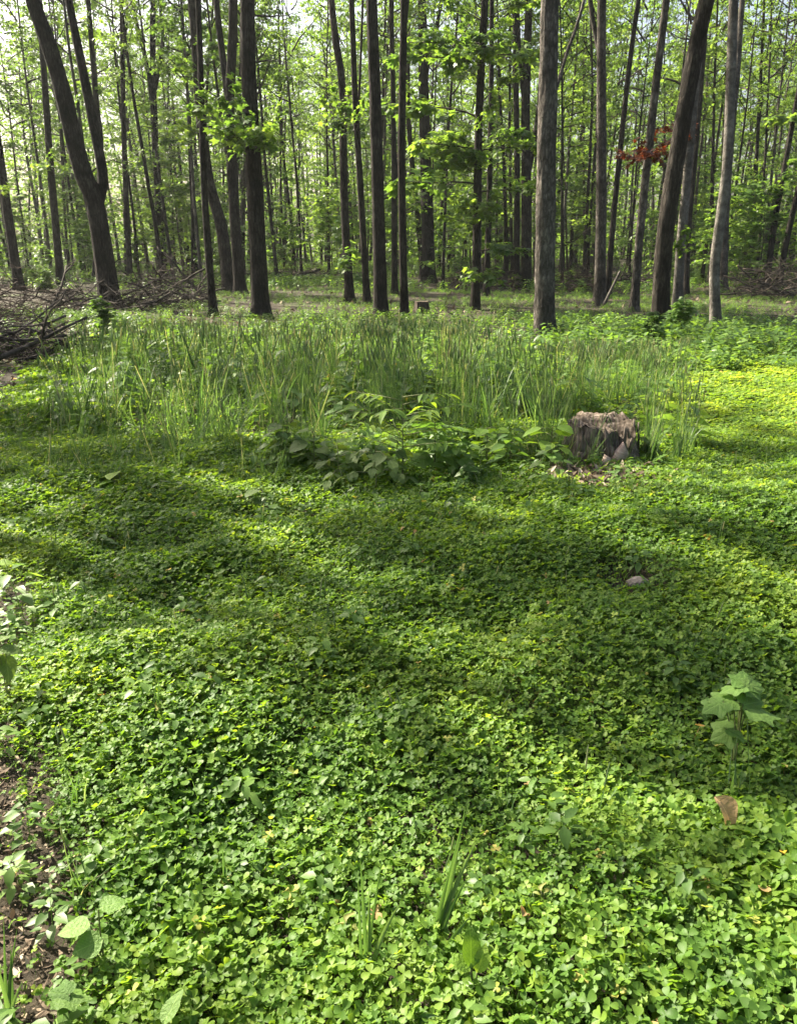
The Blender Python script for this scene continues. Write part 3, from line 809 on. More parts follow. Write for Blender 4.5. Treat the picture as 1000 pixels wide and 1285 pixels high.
def brush_heap(px0, px1, py, height, n, label, meshes, seed, depth=1.0, logs=3, sc=1.0, twigs=120, twmat=None):
    r = random.Random(seed); R_ = np.random.RandomState(seed)
    a, b = ground_at(px0, py), ground_at(px1, py)
    c = (a + b) / 2; W = abs(b[0] - a[0]) / 2
    root = link('brush_heap', None, label=label, cat='brush heap', loc=tuple(c))
    for k in range(n + logs):
        x = r.uniform(-1, 1); y = r.uniform(-1, 1); z = r.random() ** 1.3 * max(.1, (1 - .75 * x * x) * (1 - .5 * y * y)) * height
        me = r.choice(LOGS) if k >= n else r.choice(meshes)
        o = link('log' if k >= n else 'branch', me, root)
        if k >= n: z *= .4
        gz = float(gh(c[0] + x * W, c[1] + y * depth)) - c[2]
        o.location = (x * W * .85, y * depth, gz + z + .05)
        o.rotation_euler = (r.uniform(0, 6.28), r.gauss(0, .22), r.gauss(0, .7) + (math.pi if r.random() < .5 else 0))
        s = sc * r.uniform(.6, 1.1); o.scale = (s, s, s)
    g = Geo()
    for k in range(twigs):
        x = R_.uniform(-1, 1); y = R_.uniform(-1.2, 1.2); z = R_.rand() ** 1.2 * (1 - .7 * x * x) * height * 1.05
        d = R_.normal(0, 1, 3) * [1, .7, .35]; d /= np.linalg.norm(d); L = R_.uniform(.3, .9) * sc
        p = np.array([x * W, y * depth, z + .05]); q = p + d * L * .5 + R_.normal(0, .04, 3)
        e = q + (d + R_.normal(0, .3, 3)) * L * .5
        p[2] = max(p[2], .0); q[2] = max(q[2], .01); e[2] = max(e[2], .01)
        g.tube([p, q, e], [.008 * sc, .006 * sc, .003 * sc], 3, cap=False)
    link('twigs', g.mesh('twigs', twmat or M_BRUSH), root, kind='stuff')

brush_heap(-60, 85, 452, .62, 34, 'heap of bare grey-brown branches and sticks beside the trail, edge of clover', BRANCHES, 1, .9, 9, .85, 160)
brush_heap(-80, 52, 404, 1.0, 36, 'tall tangled heap of reddish-brown twigs', RBRANCH, 2, 1.6, 2, 1.0, 420, M_BRUSHR)
brush_heap(60, 135, 392, .42, 16, 'low dark heap of logs and sticks before the leaning forked tree', BRANCHES, 3, 1.2, 6, 1.0, 120)
brush_heap(158, 255, 386, .75, 32, 'wide dark brush heap behind the grass, beside the bent dark trunk', BRANCHES, 4, 1.5, 4, 1.1, 320)
brush_heap(190, 250, 361, 1.3, 18, 'reddish dead-leaf brush heap behind the dark brush heap', RBRANCH, 5, 1.2, 1, 1.1, 200, M_BRUSHR)
brush_heap(560, 645, 362, 1.0, 24, 'brown brush heap under the bright leafy-boughed tree', BRANCHES, 6, 1.5, 3, 1.2, 260, M_BRUSHR)
brush_heap(695, 752, 366, 1.1, 20, 'brown brush heap between the grey scaly trunk and straight grey trunk', RBRANCH, 7, 1.5, 2, 1.2, 220, M_BRUSHR)
brush_heap(915, 1030, 376, 1.1, 30, 'dark brush heap under the thicket', BRANCHES, 8, 1.5, 4, 1.1, 300)
brush_heap(330, 420, 352, .9, 16, 'far low brush heap of reddish sticks on the open forest floor', RBRANCH, 9, 2.0, 2, 1.2, 160, M_BRUSHR)
brush_heap(760, 830, 362, .7, 14, 'low stack of grey sticks behind the red-sprayed trunk', BRANCHES, 10, 1.4, 4, 1.2, 120)

def single_log(pix, r0, r1, label, mat=M_BRUSH, name='fallen_branch', cat='branch', Y=None):
    g = ground_at(*pix[0]); Y = Y or g[1]
    P = smooth_path([at_y(x, y, Y + .1 * i) for i, (x, y) in enumerate(pix)], .15) - g
    V, Q, T_ = tube(P, np.linspace(r0, r1, len(P)), 9, rough=.08, seed=int(pix[0][0]))
    link(name, mesh_np(name, V, [Q, T_], None, mat, True), label=label, cat=cat, loc=tuple(g))
single_log([(108, 448), (86, 434), (68, 422), (54, 412)], .055, .05, 'dark branch slanting down from the grey brush heap')
single_log([(28, 428), (40, 420), (52, 412), (62, 405)], .06, .045, 'pale-ended branch propped up on the grey brush heap')
single_log([(2, 442), (20, 436), (38, 431)], .06, .05, 'short thick branch lying at the foot of the grey brush heap')
single_log([(756, 386), (766, 365), (778, 340)], .05, .03, 'pale dead pole leaning beside the straight grey trunk', M_BARKS, 'dead_pole', 'pole')
single_log([(20, 455), (48, 447), (66, 452), (104, 461)], .03, .018, 'pale curved stick on the ground by the trail')

# ------------------------------------------------------------------ stumps
def stump(px, py, w_px, hgt, label, seed, big=False, mat_side=M_OLDWOOD, mat_top=M_TOP):
    g = ground_at(px, py); rr = w_px / FPX * g[1] * .5
    r = np.random.RandomState(seed)
    root = link('tree_stump', None, label=label, cat='stump', loc=tuple(g))
    n, m = 56, 16
    th = np.linspace(0, 2 * np.pi, n, endpoint=False)
    ridg = sum(np.sin(th * c + r.uniform(0, 6.28)) * a for c, a in ((3, .06), (5, .05), (8, .04), (13, .035), (21, .03)))
    V = []
    for i in range(m + 1):
        f = i / m; z = -.12 + f * (hgt + .12)
        fl = 1 + .35 * np.exp(-max(z, 0) / .10)
        R1 = rr * (.93 + ridg * (1.3 - .5 * f)) * fl * (1 + r.normal(0, .012, n))
        zz = np.full(n, z)
        if big and i == m:
            zz = z + .0 * th + r.normal(0, .010, n)
        if big:
            front = np.clip(-np.sin(th) - .1, 0, 1)                 # the camera side is split away lower down
            zz = zz - f ** 3 * (.045 * front + .15 * np.exp(-((th - 5.45) / .30) ** 2) + .02 * np.sin(th * 7 + 1) * front)
            R1 = R1 * (1 - .04 * front * f)
        V.append(np.stack([R1 * np.cos(th), R1 * np.sin(th), zz], -1))
    V = np.vstack(V)
    i = np.arange(m)[:, None] * n; j = np.arange(n)[None]; j2 = (j + 1) % n
    Q = np.stack([i + j, i + j2, i + n + j2, i + n + j], -1).reshape(-1, 4)
    link('side', mesh_np('side', V, Q, None, mat_side, True), root)
    # sawn top, slightly dished with a torn step
    ring = V[-n:]; C = ring.mean(0)
    W = []; 
    for f in (1.0, .8, .55, .3, .1):
        q = C + (ring - C) * f * .995
        q[:, 2] += r.normal(0, .006, n) - .015 * (1 - f)
        if big and f < .9: q[:, 2] += np.where(q[:, 1] > .02, .03, 0) + .02 * np.sin(q[:, 0] * 40) * (1 - f)
        W.append(q)
    W = np.vstack(W + [C[None] + [0, 0, -.01]])
    i = np.arange(4)[:, None] * n
    Q = np.stack([i + j, i + j2, i + n + j2, i + n + j], -1).reshape(-1, 4)
    jj = np.arange(n)
    Tt = np.stack([4 * n + jj, 4 * n + (jj + 1) % n, np.full(n, 5 * n)], -1)
    link('top', mesh_np('top', W, [Q, Tt], None, mat_top, False), root)
    return root, g, rr

st, SG, SR = stump(752, 574, 84, .30, 'big weathered grey-brown stump at the edge of the clover', 3, True)
# broken slab of old bark wood leaning on the rim, with splinters round it
r_ = np.random.RandomState(4)
for k in range(26):
    a = -2.9 + k * .105 + r_.normal(0, .05)
    L = r_.uniform(.08, .24); w = r_.uniform(.010, .030); t1 = r_.uniform(-.6, .6)
    V = np.array([[-w, 0, 0], [w, 0, 0], [w * .8, .010, L * .75], [w * t1, .008, L], [-w * .8, .010, L * .8], [-w, -.014, 0], [w, -.014, 0], [w * .8, -.004, L * .75], [w * t1, -.002, L], [-w * .8, -.003, L * .8]])
    F5 = [[0, 1, 2, 3, 4], [9, 8, 7, 6, 5]]; F4 = [[i_, (i_ + 1) % 5, (i_ + 1) % 5 + 5, i_ + 5][::-1] for i_ in range(5)]
    o = link('bark_slab', mesh_np('bark_slab', V, [np.array(F5), np.array(F4)], None, M_OLDWOOD), st)
    rad_ = SR * r_.uniform(.94, 1.10)
    o.location = (rad_ * math.cos(a), rad_ * math.sin(a), r_.uniform(-.02, .10)); o.rotation_euler = (-.15 + r_.normal(0, .06), r_.normal(0, .14), a + math.pi / 2)
stump(529, 392, 17, .26, 'small orange-brown stump in the grass beyond the slim dark trunk', 5, mat_side=M_CUTWOOD)
stump(88, 377, 12, .34, 'small brown stump between the leaning tree and reddish heap', 6, mat_side=M_CUTWOOD)

def wood_block(px, py, size, rot, label, mat, name, cat, lift=0.0):
    g = ground_at(px, py)
    a, b, c = size
    V = np.array([[-a, -b, 0], [a, -b * .8, 0], [a * .9, b, 0], [-a * .9, b * .7, .0], [-a * .45, -b * .6, c * .92], [a * .5, -b * .7, c * .7], [a * .35, b * .5, c * .8], [-a * .3, b * .5, c],
                  [0, -b * 1.15, c * .4], [a * .95, 0, c * .35]])
    Q = [[0, 3, 2, 1], [4, 5, 6, 7], [2, 3, 7, 6], [3, 0, 4, 7]]
    T_ = [[0, 1, 8], [0, 8, 4], [8, 5, 4], [1, 5, 8], [1, 9, 5], [1, 2, 9], [2, 6, 9], [9, 6, 5]]
    o = link(name, mesh_np(name, V, [np.array(Q), np.array(T_)], None, mat), label=label, cat=cat, loc=(g[0], g[1], g[2] + lift))
    o.rotation_euler = rot
    return o
wood_block(770, 585, (.075, .05, .20), (.25, .35, .3), 'pale freshly split wood chunk leaning on the big stump', M_FRESH, 'wood_chunk', 'wood')
wood_block(757, 586, (.05, .04, .12), (.3, -.3, 1.0), 'small pale wood splinter beside the split chunk', M_FRESH, 'wood_splinter', 'wood')
single_log([(716, 572), (738, 575), (765, 582), (782, 584)], .011, .008, 'thin bare stick lying across the front of the big stump', name='stick', cat='stick')

def stone(px, py, w, label):
    import bmesh
    g = ground_at(px, py, .05)
    bm = bmesh.new(); bmesh.ops.create_icosphere(bm, subdivisions=3, radius=1)
    for v in bm.verts:
        n = sn(np.array(v.co.x * 2), np.array(v.co.y * 2 + v.co.z * 1.7), 1.3, 31)
        v.co *= 1 + .16 * float(n)
        v.co = Vector((v.co.x * w, v.co.y * w * .7, v.co.z * w * .5))
    me = bpy.data.meshes.new('stone'); bm.to_mesh(me); bm.free(); me.materials.append(M_STONE)
    o = link('stone', me, label=label, cat='stone', loc=(g[0], g[1], g[2] + .015))
stone(799, 735, .058, 'pale pinkish stone lying in the clover before the stump')

# ------------------------------------------------------------------ individual plants
LEAFMESH = {}
def leaf_obj_mesh(kind, mat):
    key = (kind, mat.name)
    if key not in LEAFMESH:
        if kind == 'maple': V, F = tpl_lobed()
        elif kind == 'ovate': V, F = tpl_strip(7, .30, .18, .22, 'ovate')
        elif kind == 'round': V, F = tpl_strip(7, .46, .15, .18, 'ovate')
        elif kind == 'long': V, F = tpl_strip(7, .16, .25, .35, 'ovate')
        elif kind == 'curl': 
            V, F = tpl_strip(9, .24, .75, .55, 'ovate'); V[:, 1] += .12 * np.sin(V[:, 0] * 5)
        V = V.copy()
        r = np.random.RandomState(len(key[0])); V[:, 2] += r.normal(0, .012, len(V))
        LEAFMESH[key] = mesh_np('leaf', V, F, None, mat, True)
    return LEAFMESH[key]

def add_leaf(root, p, d, size, kind, mat, roll=0.0, up=(0, 0, 1)):
    x = Vector(d).normalized(); z = Vector(up); y = z.cross(x)
    if y.length < 1e-3: y = Vector((0, 1, 0)).cross(x)
    y.normalize(); z = x.cross(y)
    M = Matrix(((x.x, y.x, z.x), (x.y, y.y, z.y), (x.z, y.z, z.z))).to_4x4()
    o = link('leaf', leaf_obj_mesh(kind, mat), root)
    o.matrix_local = Matrix.Translation(Vector(p)) @ M @ Matrix.Rotation(roll, 4, 'X') @ Matrix.Scale(size, 4)
    return o

def seedling(px, py, h, n, size, kind, mat, label, seed, spread=.6, name='seedling', cat='plant', group=None, lean=(0, 0), el=(.0, .5), compound=0, droop=.0):
    """stem with stalked leaves; compound>0 gives each stalk that many leaflets"""
    r = random.Random(seed)
    g = ground_at(px, py)
    root = link(name, None, label=label, cat=cat, group=group, loc=tuple(g))
    gb = Geo()
    top = np.array([lean[0], lean[1], h])
    S = smooth_path([np.array([0, 0, -.03]), top * [.35, .35, .5], top], .04)
    gb.tube(S, np.linspace(.004 + h * .006, .0025, len(S)), 5)
    for i in range(n):
        f = .35 + .65 * (i + .5) / n
        b = np.array([np.interp(f * h, S[:, 2], S[:, k]) for k in range(3)])
        az = i * 2.4 + r.uniform(-.5, .5) + seed; e = r.uniform(*el)
        d = np.array([math.cos(az) * math.cos(e), math.sin(az) * math.cos(e), math.sin(e)])
        pl = spread * h * r.uniform(.25, .55) * (1.3 - .7 * f)
        q = b + d * pl
        s = size * r.uniform(.75, 1.15)
        if compound:
            L = s * (compound / 2) * .55
            ax = d + np.array([0, 0, -droop]); ax /= np.linalg.norm(ax)
            e_ = q + ax * L
            gb.tube([b, q, e_], [.004, .003, .0015], 4)
            sd = np.cross(ax, [0, 0, 1]); sd /= np.linalg.norm(sd)
            for k in range(compound):
                if k == compound - 1: add_leaf(root, e_, ax + np.array([0, 0, -.2]), s, kind, mat, r.gauss(0, .2))
                else:
                    pp = q + ax * L * (k // 2 + .6) / ((compound + 1) // 2)
                    add_leaf(root, pp, ax * .5 + sd * (1 if k % 2 else -1) + np.array([0, 0, -.15 - droop * .3]), s * .85, kind, mat, r.gauss(0, .25))
        else:
            gb.tube([b, (b + q) / 2 + [0, 0, .01], q], [.003, .0025, .0018], 4)
            add_leaf(root, q, d * [1, 1, .2] + np.array([0, 0, r.uniform(-.35, .05) - droop]), s, kind, mat, r.gauss(0, .2))
    link('stem', gb.mesh('stem', M_STEM, True), root)
    return root

# plants round the middle of the clover edge
seedling(472, 622, .34, 9, .115, 'ovate', M_DARKLEAF, 'drooping dull-green shrub with big compound leaves in the clover', 1, .9, compound=5, droop=.35, name='shrub')
seedling(425, 612, .26, 6, .11, 'ovate', M_DARKLEAF, 'small dull shrub with drooping leaflets beside the bigger drooping shrub', 2, .9, compound=5, droop=.3, name='shrub')
seedling(505, 606, .62, 15, .14, 'long', M_BROADLEAF, 'layered feathery-leaved sapling standing behind the drooping shrub', 3, .75, compound=7, droop=.05, name='seedling')
seedling(545, 598, .40, 8, .19, 'maple', M_PALE, 'plant with big pale lobed leaves beside the layered feathery sapling', 4, .5, el=(.1, .6))
seedling(610, 585, .30, 12, .12, 'round', M_BROADLEAF, 'bright round-leaved bush between the pale lobed plant and stump', 5, .8, name='shrub')
seedling(640, 578, .26, 9, .12, 'ovate', M_BROADLEAF, 'low leafy plant on bare soil near the stump', 6, .8)
seedling(395, 598, .34, 7, .14, 'round', M_DARKLEAF, 'broad burdock-like plant with big dull leaves at the grass edge', 7, .6, name='broadleaf_plant')
seedling(362, 585, .36, 8, .13, 'round', M_DARKLEAF, 'broad-leaved weed in the grass behind the burdock-like plant', 8, .6, name='broadleaf_plant')
seedling(330, 640, .14, 4, .13, 'round', M_DARKLEAF, 'low rosette of wide dull leaves in shaded clover beside the shrubs', 9, .7, name='broadleaf_plant')
seedling(152, 616, .16, 5, .16, 'round', M_BROADLEAF, 'wide-leaved weed at the shaded clover edge near the trail', 10, .7, name='broadleaf_plant')
seedling(690, 592, .34, 12, .14, 'round', M_BROADLEAF, 'leafy weed crowding the shaded side of the big stump', 11, .7, name='broadleaf_plant')
seedling(800, 574, .22, 8, .12, 'round', M_DARKLEAF, 'dark leafy weed growing against the stump hollow', 12, .7, name='broadleaf_plant')
seedling(528, 634, .12, 4, .10, 'ovate', M_PALE, 'small pale-leaved seedling in front of the drooping shrub', 13, .8)
seedling(437, 652, .09, 3, .12, 'maple', M_PALE, 'tiny pale lobed seedling in the clover below the drooping shrub', 14, .6)
seedling(600, 640, .07, 3, .14, 'long', M_PALE, 'low plant with long pale leaves lying on the clover', 15, .8)
# foreground
def hand_plant(px, py, label, leaves, kind, mat, name='seedling', cat='plant', stem_r=.0018, lift=0.0):
    """leaves: (px, py of the leaf middle, size in m, heading deg, pitch deg, dy)"""
    g = ground_at(px, py, .07); g[2] = float(gh(g[0], g[1]))
    root = link(name, None, label=label, cat=cat, loc=tuple(g))
    gb = Geo()
    for (lx, ly, s, hd, pit, dy) in leaves:
        c = at_y(lx, ly, g[1] + dy) - g; s *= .85
        d = np.array([math.cos(R(hd)) * math.cos(R(pit)), math.sin(R(hd)) * math.cos(R(pit)), math.sin(R(pit))])
        p = c - d * s * .45
        p[2] = max(p[2], .09)
        add_leaf(root, p, d, s, kind, mat, random.Random(int(lx)).gauss(0, .3))
        mid = p * [.35, .35, .55]
        gb.tube(smooth_path([np.array([0, 0, -.03]), mid, p], .02), [stem_r] * len(smooth_path([np.array([0, 0, -.03]), mid, p], .02)), 5)
    link('stem', gb.mesh('stem', M_STEM, True), root)
    return root
hand_plant(922, 948, 'seedling with pale five-pointed leaves standing above the clover', [(935, 852, .105, 75, 15, .06), (917, 864, .09, 190, -8, .03), (946, 862, .085, 5, -8, .03),
           (905, 878, .10, 185, 5, 0), (895, 886, .095, 200, -12, -.03), (944, 882, .10, 20, 0, 0), (956, 893, .13, -5, -8, -.03), (908, 920, .10, 195, -15, -.05), (926, 922, .10, -20, -18, -.06)], 'maple', M_PALE)
hand_plant(128, 1190, 'seedling with three wide pale leaves on bare soil beside the clover', [(140, 1134, .075, 30, 5, .02), (95, 1164, .085, 190, 0, 0), (112, 1186, .08, 205, -5, -.03), (124, 1180, .06, 60, 0, 0)], 'round', M_PALE)
hand_plant(85, 1272, 'pale jagged-leaved seedling near the corner of the trail', [(92, 1250, .085, 10, -5, 0), (75, 1246, .06, 170, 0, 0)], 'maple', M_PALE)
hand_plant(205, 1290, 'single broad pale upright leaf at the clover edge by the trail', [(214, 1265, .085, 70, 35, 0)], 'ovate', M_PALE)
hand_plant(596, 1232, 'dock plant with two broad upright leaves in the clover', [(592, 1190, .10, 80, 55, .01), (580, 1208, .062, 150, 40, -.01), (604, 1205, .07, 50, 55, 0)], 'ovate', M_BROADLEAF)
hand_plant(4, 728, 'plant with one bright round leaf at the trail edge', [(4, 706, .11, 10, 5, 0), (-12, 712, .10, 170, 0, 0)], 'round', M_BROADLEAF)
hand_plant(8, 862, 'drooping greyish-leaved plant on the bare trail edge', [(10, 835, .13, -60, -35, 0), (14, 815, .10, 20, -10, 0), (-8, 826, .13, 200, -25, 0), (4, 800, .09, 80, 5, .04)], 'ovate', M_DARKLEAF)
hand_plant(440, 1175, 'withered yellow sprig among the clover', [(437, 1150, .035, 60, 40, 0), (431, 1158, .03, 160, 20, 0), (446, 1165, .035, -30, 10, 0), (440, 1172, .03, -90, -40, -.01)], 'curl', M_YELLOW)
hand_plant(683, 1130, 'yellowing small sprig between clover leaves', [(680, 1112, .03, 70, 40, 0), (688, 1118, .028, 10, 20, 0), (674, 1120, .025, 170, 20, 0)], 'curl', M_YELLOW)

def loose_leaf(px, py, size, label, mat, kind, rot, lift=.10):
    g = ground_at(px, py, lift)
    o = link('dead_leaf', leaf_obj_mesh(kind, mat), label=label, cat='leaf', loc=tuple(g))
    o.rotation_euler = rot; o.scale = (size,) * 3
loose_leaf(896, 1000, .11, 'curled tan dead leaf resting on the clover', M_DRY, 'curl', (.4, .5, -1.0), .15)
loose_leaf(655, 1150, .05, 'small pinkish brown dead leaf sunk in the clover', M_DRY, 'curl', (.5, .2, 1.0), .12)
loose_leaf(84, 440, .20, 'orange dead leaf by the grey brush heap', M_DRY, 'ovate', (.2, -.6, .4), .06)

# ------------------------------------------------------------------ scattering of what nobody could count
def scatter(name, protos, P, rot, scl, pick, tint, label, cat):
    c = bpy.data.collections.new(name + '_pieces')
    for i, me in enumerate(protos):
        o = bpy.data.objects.new(f'{name}_piece_{i:02d}', me); c.objects.link(o)
    n = len(P)
    me = bpy.data.meshes.new(name)
    me.vertices.add(n); me.vertices.foreach_set('co', np.asarray(P, np.float32).ravel())
    a = me.attributes.new('rot', 'FLOAT_VECTOR', 'POINT'); a.data.foreach_set('vector', np.asarray(rot, np.float32).ravel())
    a = me.attributes.new('scl', 'FLOAT', 'POINT'); a.data.foreach_set('value', np.asarray(scl, np.float32))
    a = me.attributes.new('pick', 'INT', 'POINT'); a.data.foreach_set('value', np.asarray(pick, np.int32))
    a = me.attributes.new('tint', 'FLOAT', 'POINT'); a.data.foreach_set('value', np.asarray(tint, np.float32))
    o = link(name, me, label=label, cat=cat, kind='stuff')
    ng = bpy.data.node_groups.new(name, 'GeometryNodeTree')
    ng.interface.new_socket('Geometry', in_out='INPUT', socket_type='NodeSocketGeometry')
    ng.interface.new_socket('Geometry', in_out='OUTPUT', socket_type='NodeSocketGeometry')
    N, L = ng.nodes.new, ng.links.new
    gi, go = N('NodeGroupInput'), N('NodeGroupOutput')
    iop = N('GeometryNodeInstanceOnPoints'); ci = N('GeometryNodeCollectionInfo')
    ci.inputs['Collection'].default_value = c; ci.inputs['Separate Children'].default_value = True; ci.inputs['Reset Children'].default_value = True
    def attr(nm, t):
        q = N('GeometryNodeInputNamedAttribute'); q.data_type = t; q.inputs[0].default_value = nm
        return q.outputs[0]
    e = N('FunctionNodeEulerToRotation')
    L(attr('rot', 'FLOAT_VECTOR'), e.inputs[0])
    iop.inputs['Pick Instance'].default_value = True
    L(gi.outputs[0], iop.inputs['Points']); L(ci.outputs[0], iop.inputs['Instance']); L(attr('pick', 'INT'), iop.inputs['Instance Index'])
    L(e.outputs[0], iop.inputs['Rotation']); L(attr('scl', 'FLOAT'), iop.inputs['Scale'])
    L(iop.outputs[0], go.inputs[0])
    md = o.modifiers.new('scatter', 'NODES'); md.node_group = ng
    return o

def tilt_to(nx, ny, nz, yaw):
    c, s = np.cos(-yaw), np.sin(-yaw)
    x, y = nx * c - ny * s, nx * s + ny * c
    l = np.sqrt(x * x + y * y + nz * nz); x, y, z = x / l, y / l, nz / l
    return np.stack([-np.arcsin(y), np.arctan2(x, z), yaw], -1)

# clover: three heart-shaped leaflets on a thin stalk
def clover_proto(seed):
    r = np.random.RandomState(seed); g = Geo()
    us = np.array([0, .25, .55, .8, .97]); ws = np.array([.03, .24, .42, .42, .20])
    for k in range(3):
        a = k * 2.094 + r.normal(0, .12); L = .022 * r.uniform(.85, 1.15); fold = r.uniform(.2, .8); dr = r.uniform(-.25, .5)
        V = []
        for u, w in zip(us, ws):
            z = .15 * u - dr * u * u
            V += [[u, w, z + fold * w * .6], [u, 0, z], [u, -w, z + fold * w * .6]]
        V[-2] = [.90, 0, V[-2][2]]                         # notch
        V = np.array(V) * L
        F = []
        for i in range(4):
            p = 3 * i; q = p + 3
            F += [[p, p + 1, q + 1, q], [p + 1, p + 2, q + 2, q + 1]]
        c, s = math.cos(a), math.sin(a)
        Rm = np.array([[c, -s, 0], [s, c, 0], [0, 0, 1]])
        g.add(V @ Rm.T, np.array(F)[:, ::-1])
    e = r.normal(0, .02, 2)
    P = np.array([[0, 0, 0], [e[0] * .3, e[1] * .3, -.05], [e[0], e[1], -.11]])
    g.tube(P, [.0009, .0011, .0012], 3, cap=False)
    return g.mesh('clover_leaf', M_CLOVER, True)
CLOVER = [clover_proto(60 + i) for i in range(10)]

PATH = np.array([[-14, -.5], [0, -.55], [1.0, -.72], [1.45, -.80], [2.0, -.98], [2.9, -1.50], [4.4, -2.3], [7.3, -3.65], [11, -4.9], [14, -5.4], [30, -7]])
def path_edge(y): return np.interp(y, PATH[:, 0], PATH[:, 1])
CHIPS = ground_at(745, 600)[:2]
ROCK = ground_at(790, 724)[:2]
SOIL2 = ground_at(640, 570)[:2]

def in_grass(x, y):
    """1 where the tall grass stands"""
    front = np.interp(x, [-6, -3.2, -2.0, -1.0, .6, 1.4, 2.3, 2.8, 3.6, 4.6, 12], [8.0, 7.4, 7.2, 7.3, 7.6, 7.6, 7.3, 8.6, 10.6, 12.3, 12.5]) + .35 * sn(x, y, .9, 41)
    a = sstep(-.3, .5, y - front)
    left = sstep(-.2, .8, x - (path_edge(y) + .4 + .3 * sn(x, y, 1.2, 42)))
    return a * left * (1 - sstep(19, 26, y + 1.5 * sn(x, y, 4, 43)))

rc = np.random.RandomState(8)
def candidates(y0, y1, dens):
    w = .5 * y1 + 1.6
    n = int((y1 - y0) * 2 * w * dens)
    x = rc.uniform(-w, w, n); y = rc.uniform(y0, y1, n)
    k = np.abs(x) < .5 * y + 1.3
    return x[k], y[k]
X, Y, S = [], [], []
for y0, y1, dn, sc in ((.7, 2.6, 5200, .78), (2.6, 4.5, 4900, .76), (4.5, 7.5, 3500, .85), (7.5, 10, 1350, 1.3), (10, 15, 700, 1.7)):
    x, y = candidates(y0, y1, dn)
    pe = path_edge(y)
    edge = x - pe + .16 * sn(x, y, .45, 51) + .10 * sn(x, y, .16, 52)
    prob = np.clip(.13 + .12 * sn(x, y, .3, 50) + sstep(-.08, .16, edge), 0, 1) * (edge > -.5 - .1 * y)
    prob *= 1 - .93 * np.exp(-(((x - CHIPS[0]) / .46) ** 2 + ((y - CHIPS[1] + .16) / .46) ** 2) ** 2)
    prob *= 1 - .85 * np.exp(-(((x - ROCK[0]) / .20) ** 2 + ((y - ROCK[1] + .08) / .22) ** 2) ** 2)
    prob *= 1 - .7 * np.exp(-(((x - SOIL2[0]) / .3) ** 2 + ((y - SOIL2[1]) / .35) ** 2) ** 2)
    prob *= 1 - .6 * in_grass(x, y)
    prob *= np.clip(1.12 + .30 * sn(x, y, .33, 53), .35, 1)
    k = rc.uniform(size=len(x)) < prob
    x, y, edge = x[k], y[k], edge[k]
    s = sc * np.clip(rc.normal(1, .2, len(x)), .5, 1.6)
    s *= 1 + .12 * sn(x, y, .6, 54)
    s *= 1 + .8 * sstep(.75, 1.15, x) * sstep(2.15, 1.75, y)       # coarser leaves in the corner
    s *= .75 + .25 * sstep(0, .3, edge)
    X.append(x); Y.append(y); S.append(s)
X, Y, S = map(np.concatenate, (X, Y, S))
n = len(X)
edge = X - path_edge(Y)
can = .09 + .025 * sn(X, Y, .75, 55) + .025 * sn(X, Y, .28, 56) + .028 * sn(X * .5, Y * 1.4, 1.3, 57)
lane = sstep(1.9, 2.6, X) * sstep(6.6, 7.4, Y)                      # short young clover in the sunlit lane; paler tint paints sunlight in
can = can * (1 - .55 * lane)
can = np.clip(can, .03, .2) * (.35 + .65 * sstep(-.05, .35, edge))
u = rc.uniform(size=n)
Z = gh(X, Y) + can * (1 - .55 * u ** 1.7) + rc.normal(0, .008, n)
flat = 1 - .5 * lane
nx = rc.normal(0, .42, n) * flat + .25 * SUNV.x; ny = rc.normal(0, .42, n) * flat + .25 * SUNV.y - .05
yaw = rc.uniform(0, 6.28, n)
rot = tilt_to(nx, ny, np.ones(n), yaw)
tint = np.clip(rc.normal(.42, .17, n) + .24 * lane + .16 * sn(X, Y, .9, 58) + .10 * sn(X, Y, .22, 59), 0, .93)
rare = rc.uniform(size=n)
tint = np.where(rare < .006, rc.uniform(.95, 1, n), tint)
print('clover', n)
scatter('clover', CLOVER, np.stack([X, Y, Z], -1), rot, S, rc.randint(0, len(CLOVER), n), tint, 'low green clover carpeting the clearing', 'clover')

# tall grass
def tuft(seed, n, h, w, stalks, lean=.25):
    r = np.random.RandomState(seed); g = Geo()
    for k in range(n + stalks):
        st_ = k >= n
        b = np.append(r.normal(0, .03, 2), -.03); az = r.uniform(0, 6.28)
        H = h * (r.uniform(.85, 1.12) if st_ else r.uniform(.45, .95)); ln = (r.uniform(0, .10) if st_ else r.uniform(.08, lean * 2)) * H
        ww = (.0035 if st_ else w * r.uniform(.6, 1.2))
        u = np.linspace(0, 1, 7)
        c = b + np.stack([math.cos(az) * ln * u ** 2, math.sin(az) * ln * u ** 2, H * (u - (.12 if not st_ else 0) * u ** 3)], -1)
        a2 = az + math.pi / 2 + r.normal(0, .4); sd = np.array([math.cos(a2), math.sin(a2), 0])
        wid = ww * (np.clip(1.05 - u ** 2.2, .06, 1) if not st_ else np.full(7, .6))
        V = np.empty((14, 3)); V[0::2] = c + sd * wid[:, None]; V[1::2] = c - sd * wid[:, None]
        F = np.array([[2 * i, 2 * i + 1, 2 * i + 3, 2 * i + 2] for i in range(6)])
        g.add(V, F, None, 1.0 if r.rand() < .05 else np.clip(r.normal(.45, .22), 0, .92))
        if st_:
            t = c[-1]; d = c[-1] - c[-2]; d /= np.linalg.norm(d); L = r.uniform(.08, .14)
            g.tube([t - d * .005, t + d * L * .3, t + d * L * .75, t + d * L], [.0015, .0052, .004, .001], 4, tint=r.uniform(.6, 1.0))
    return g.mesh('grass_tuft', M_GRASS)
TUFTS = [tuft(900 + i, 9, .64, .0042, 4) for i in range(6)] + [tuft(910 + i, 10, .36, .0050, 2, .4) for i in range(4)]
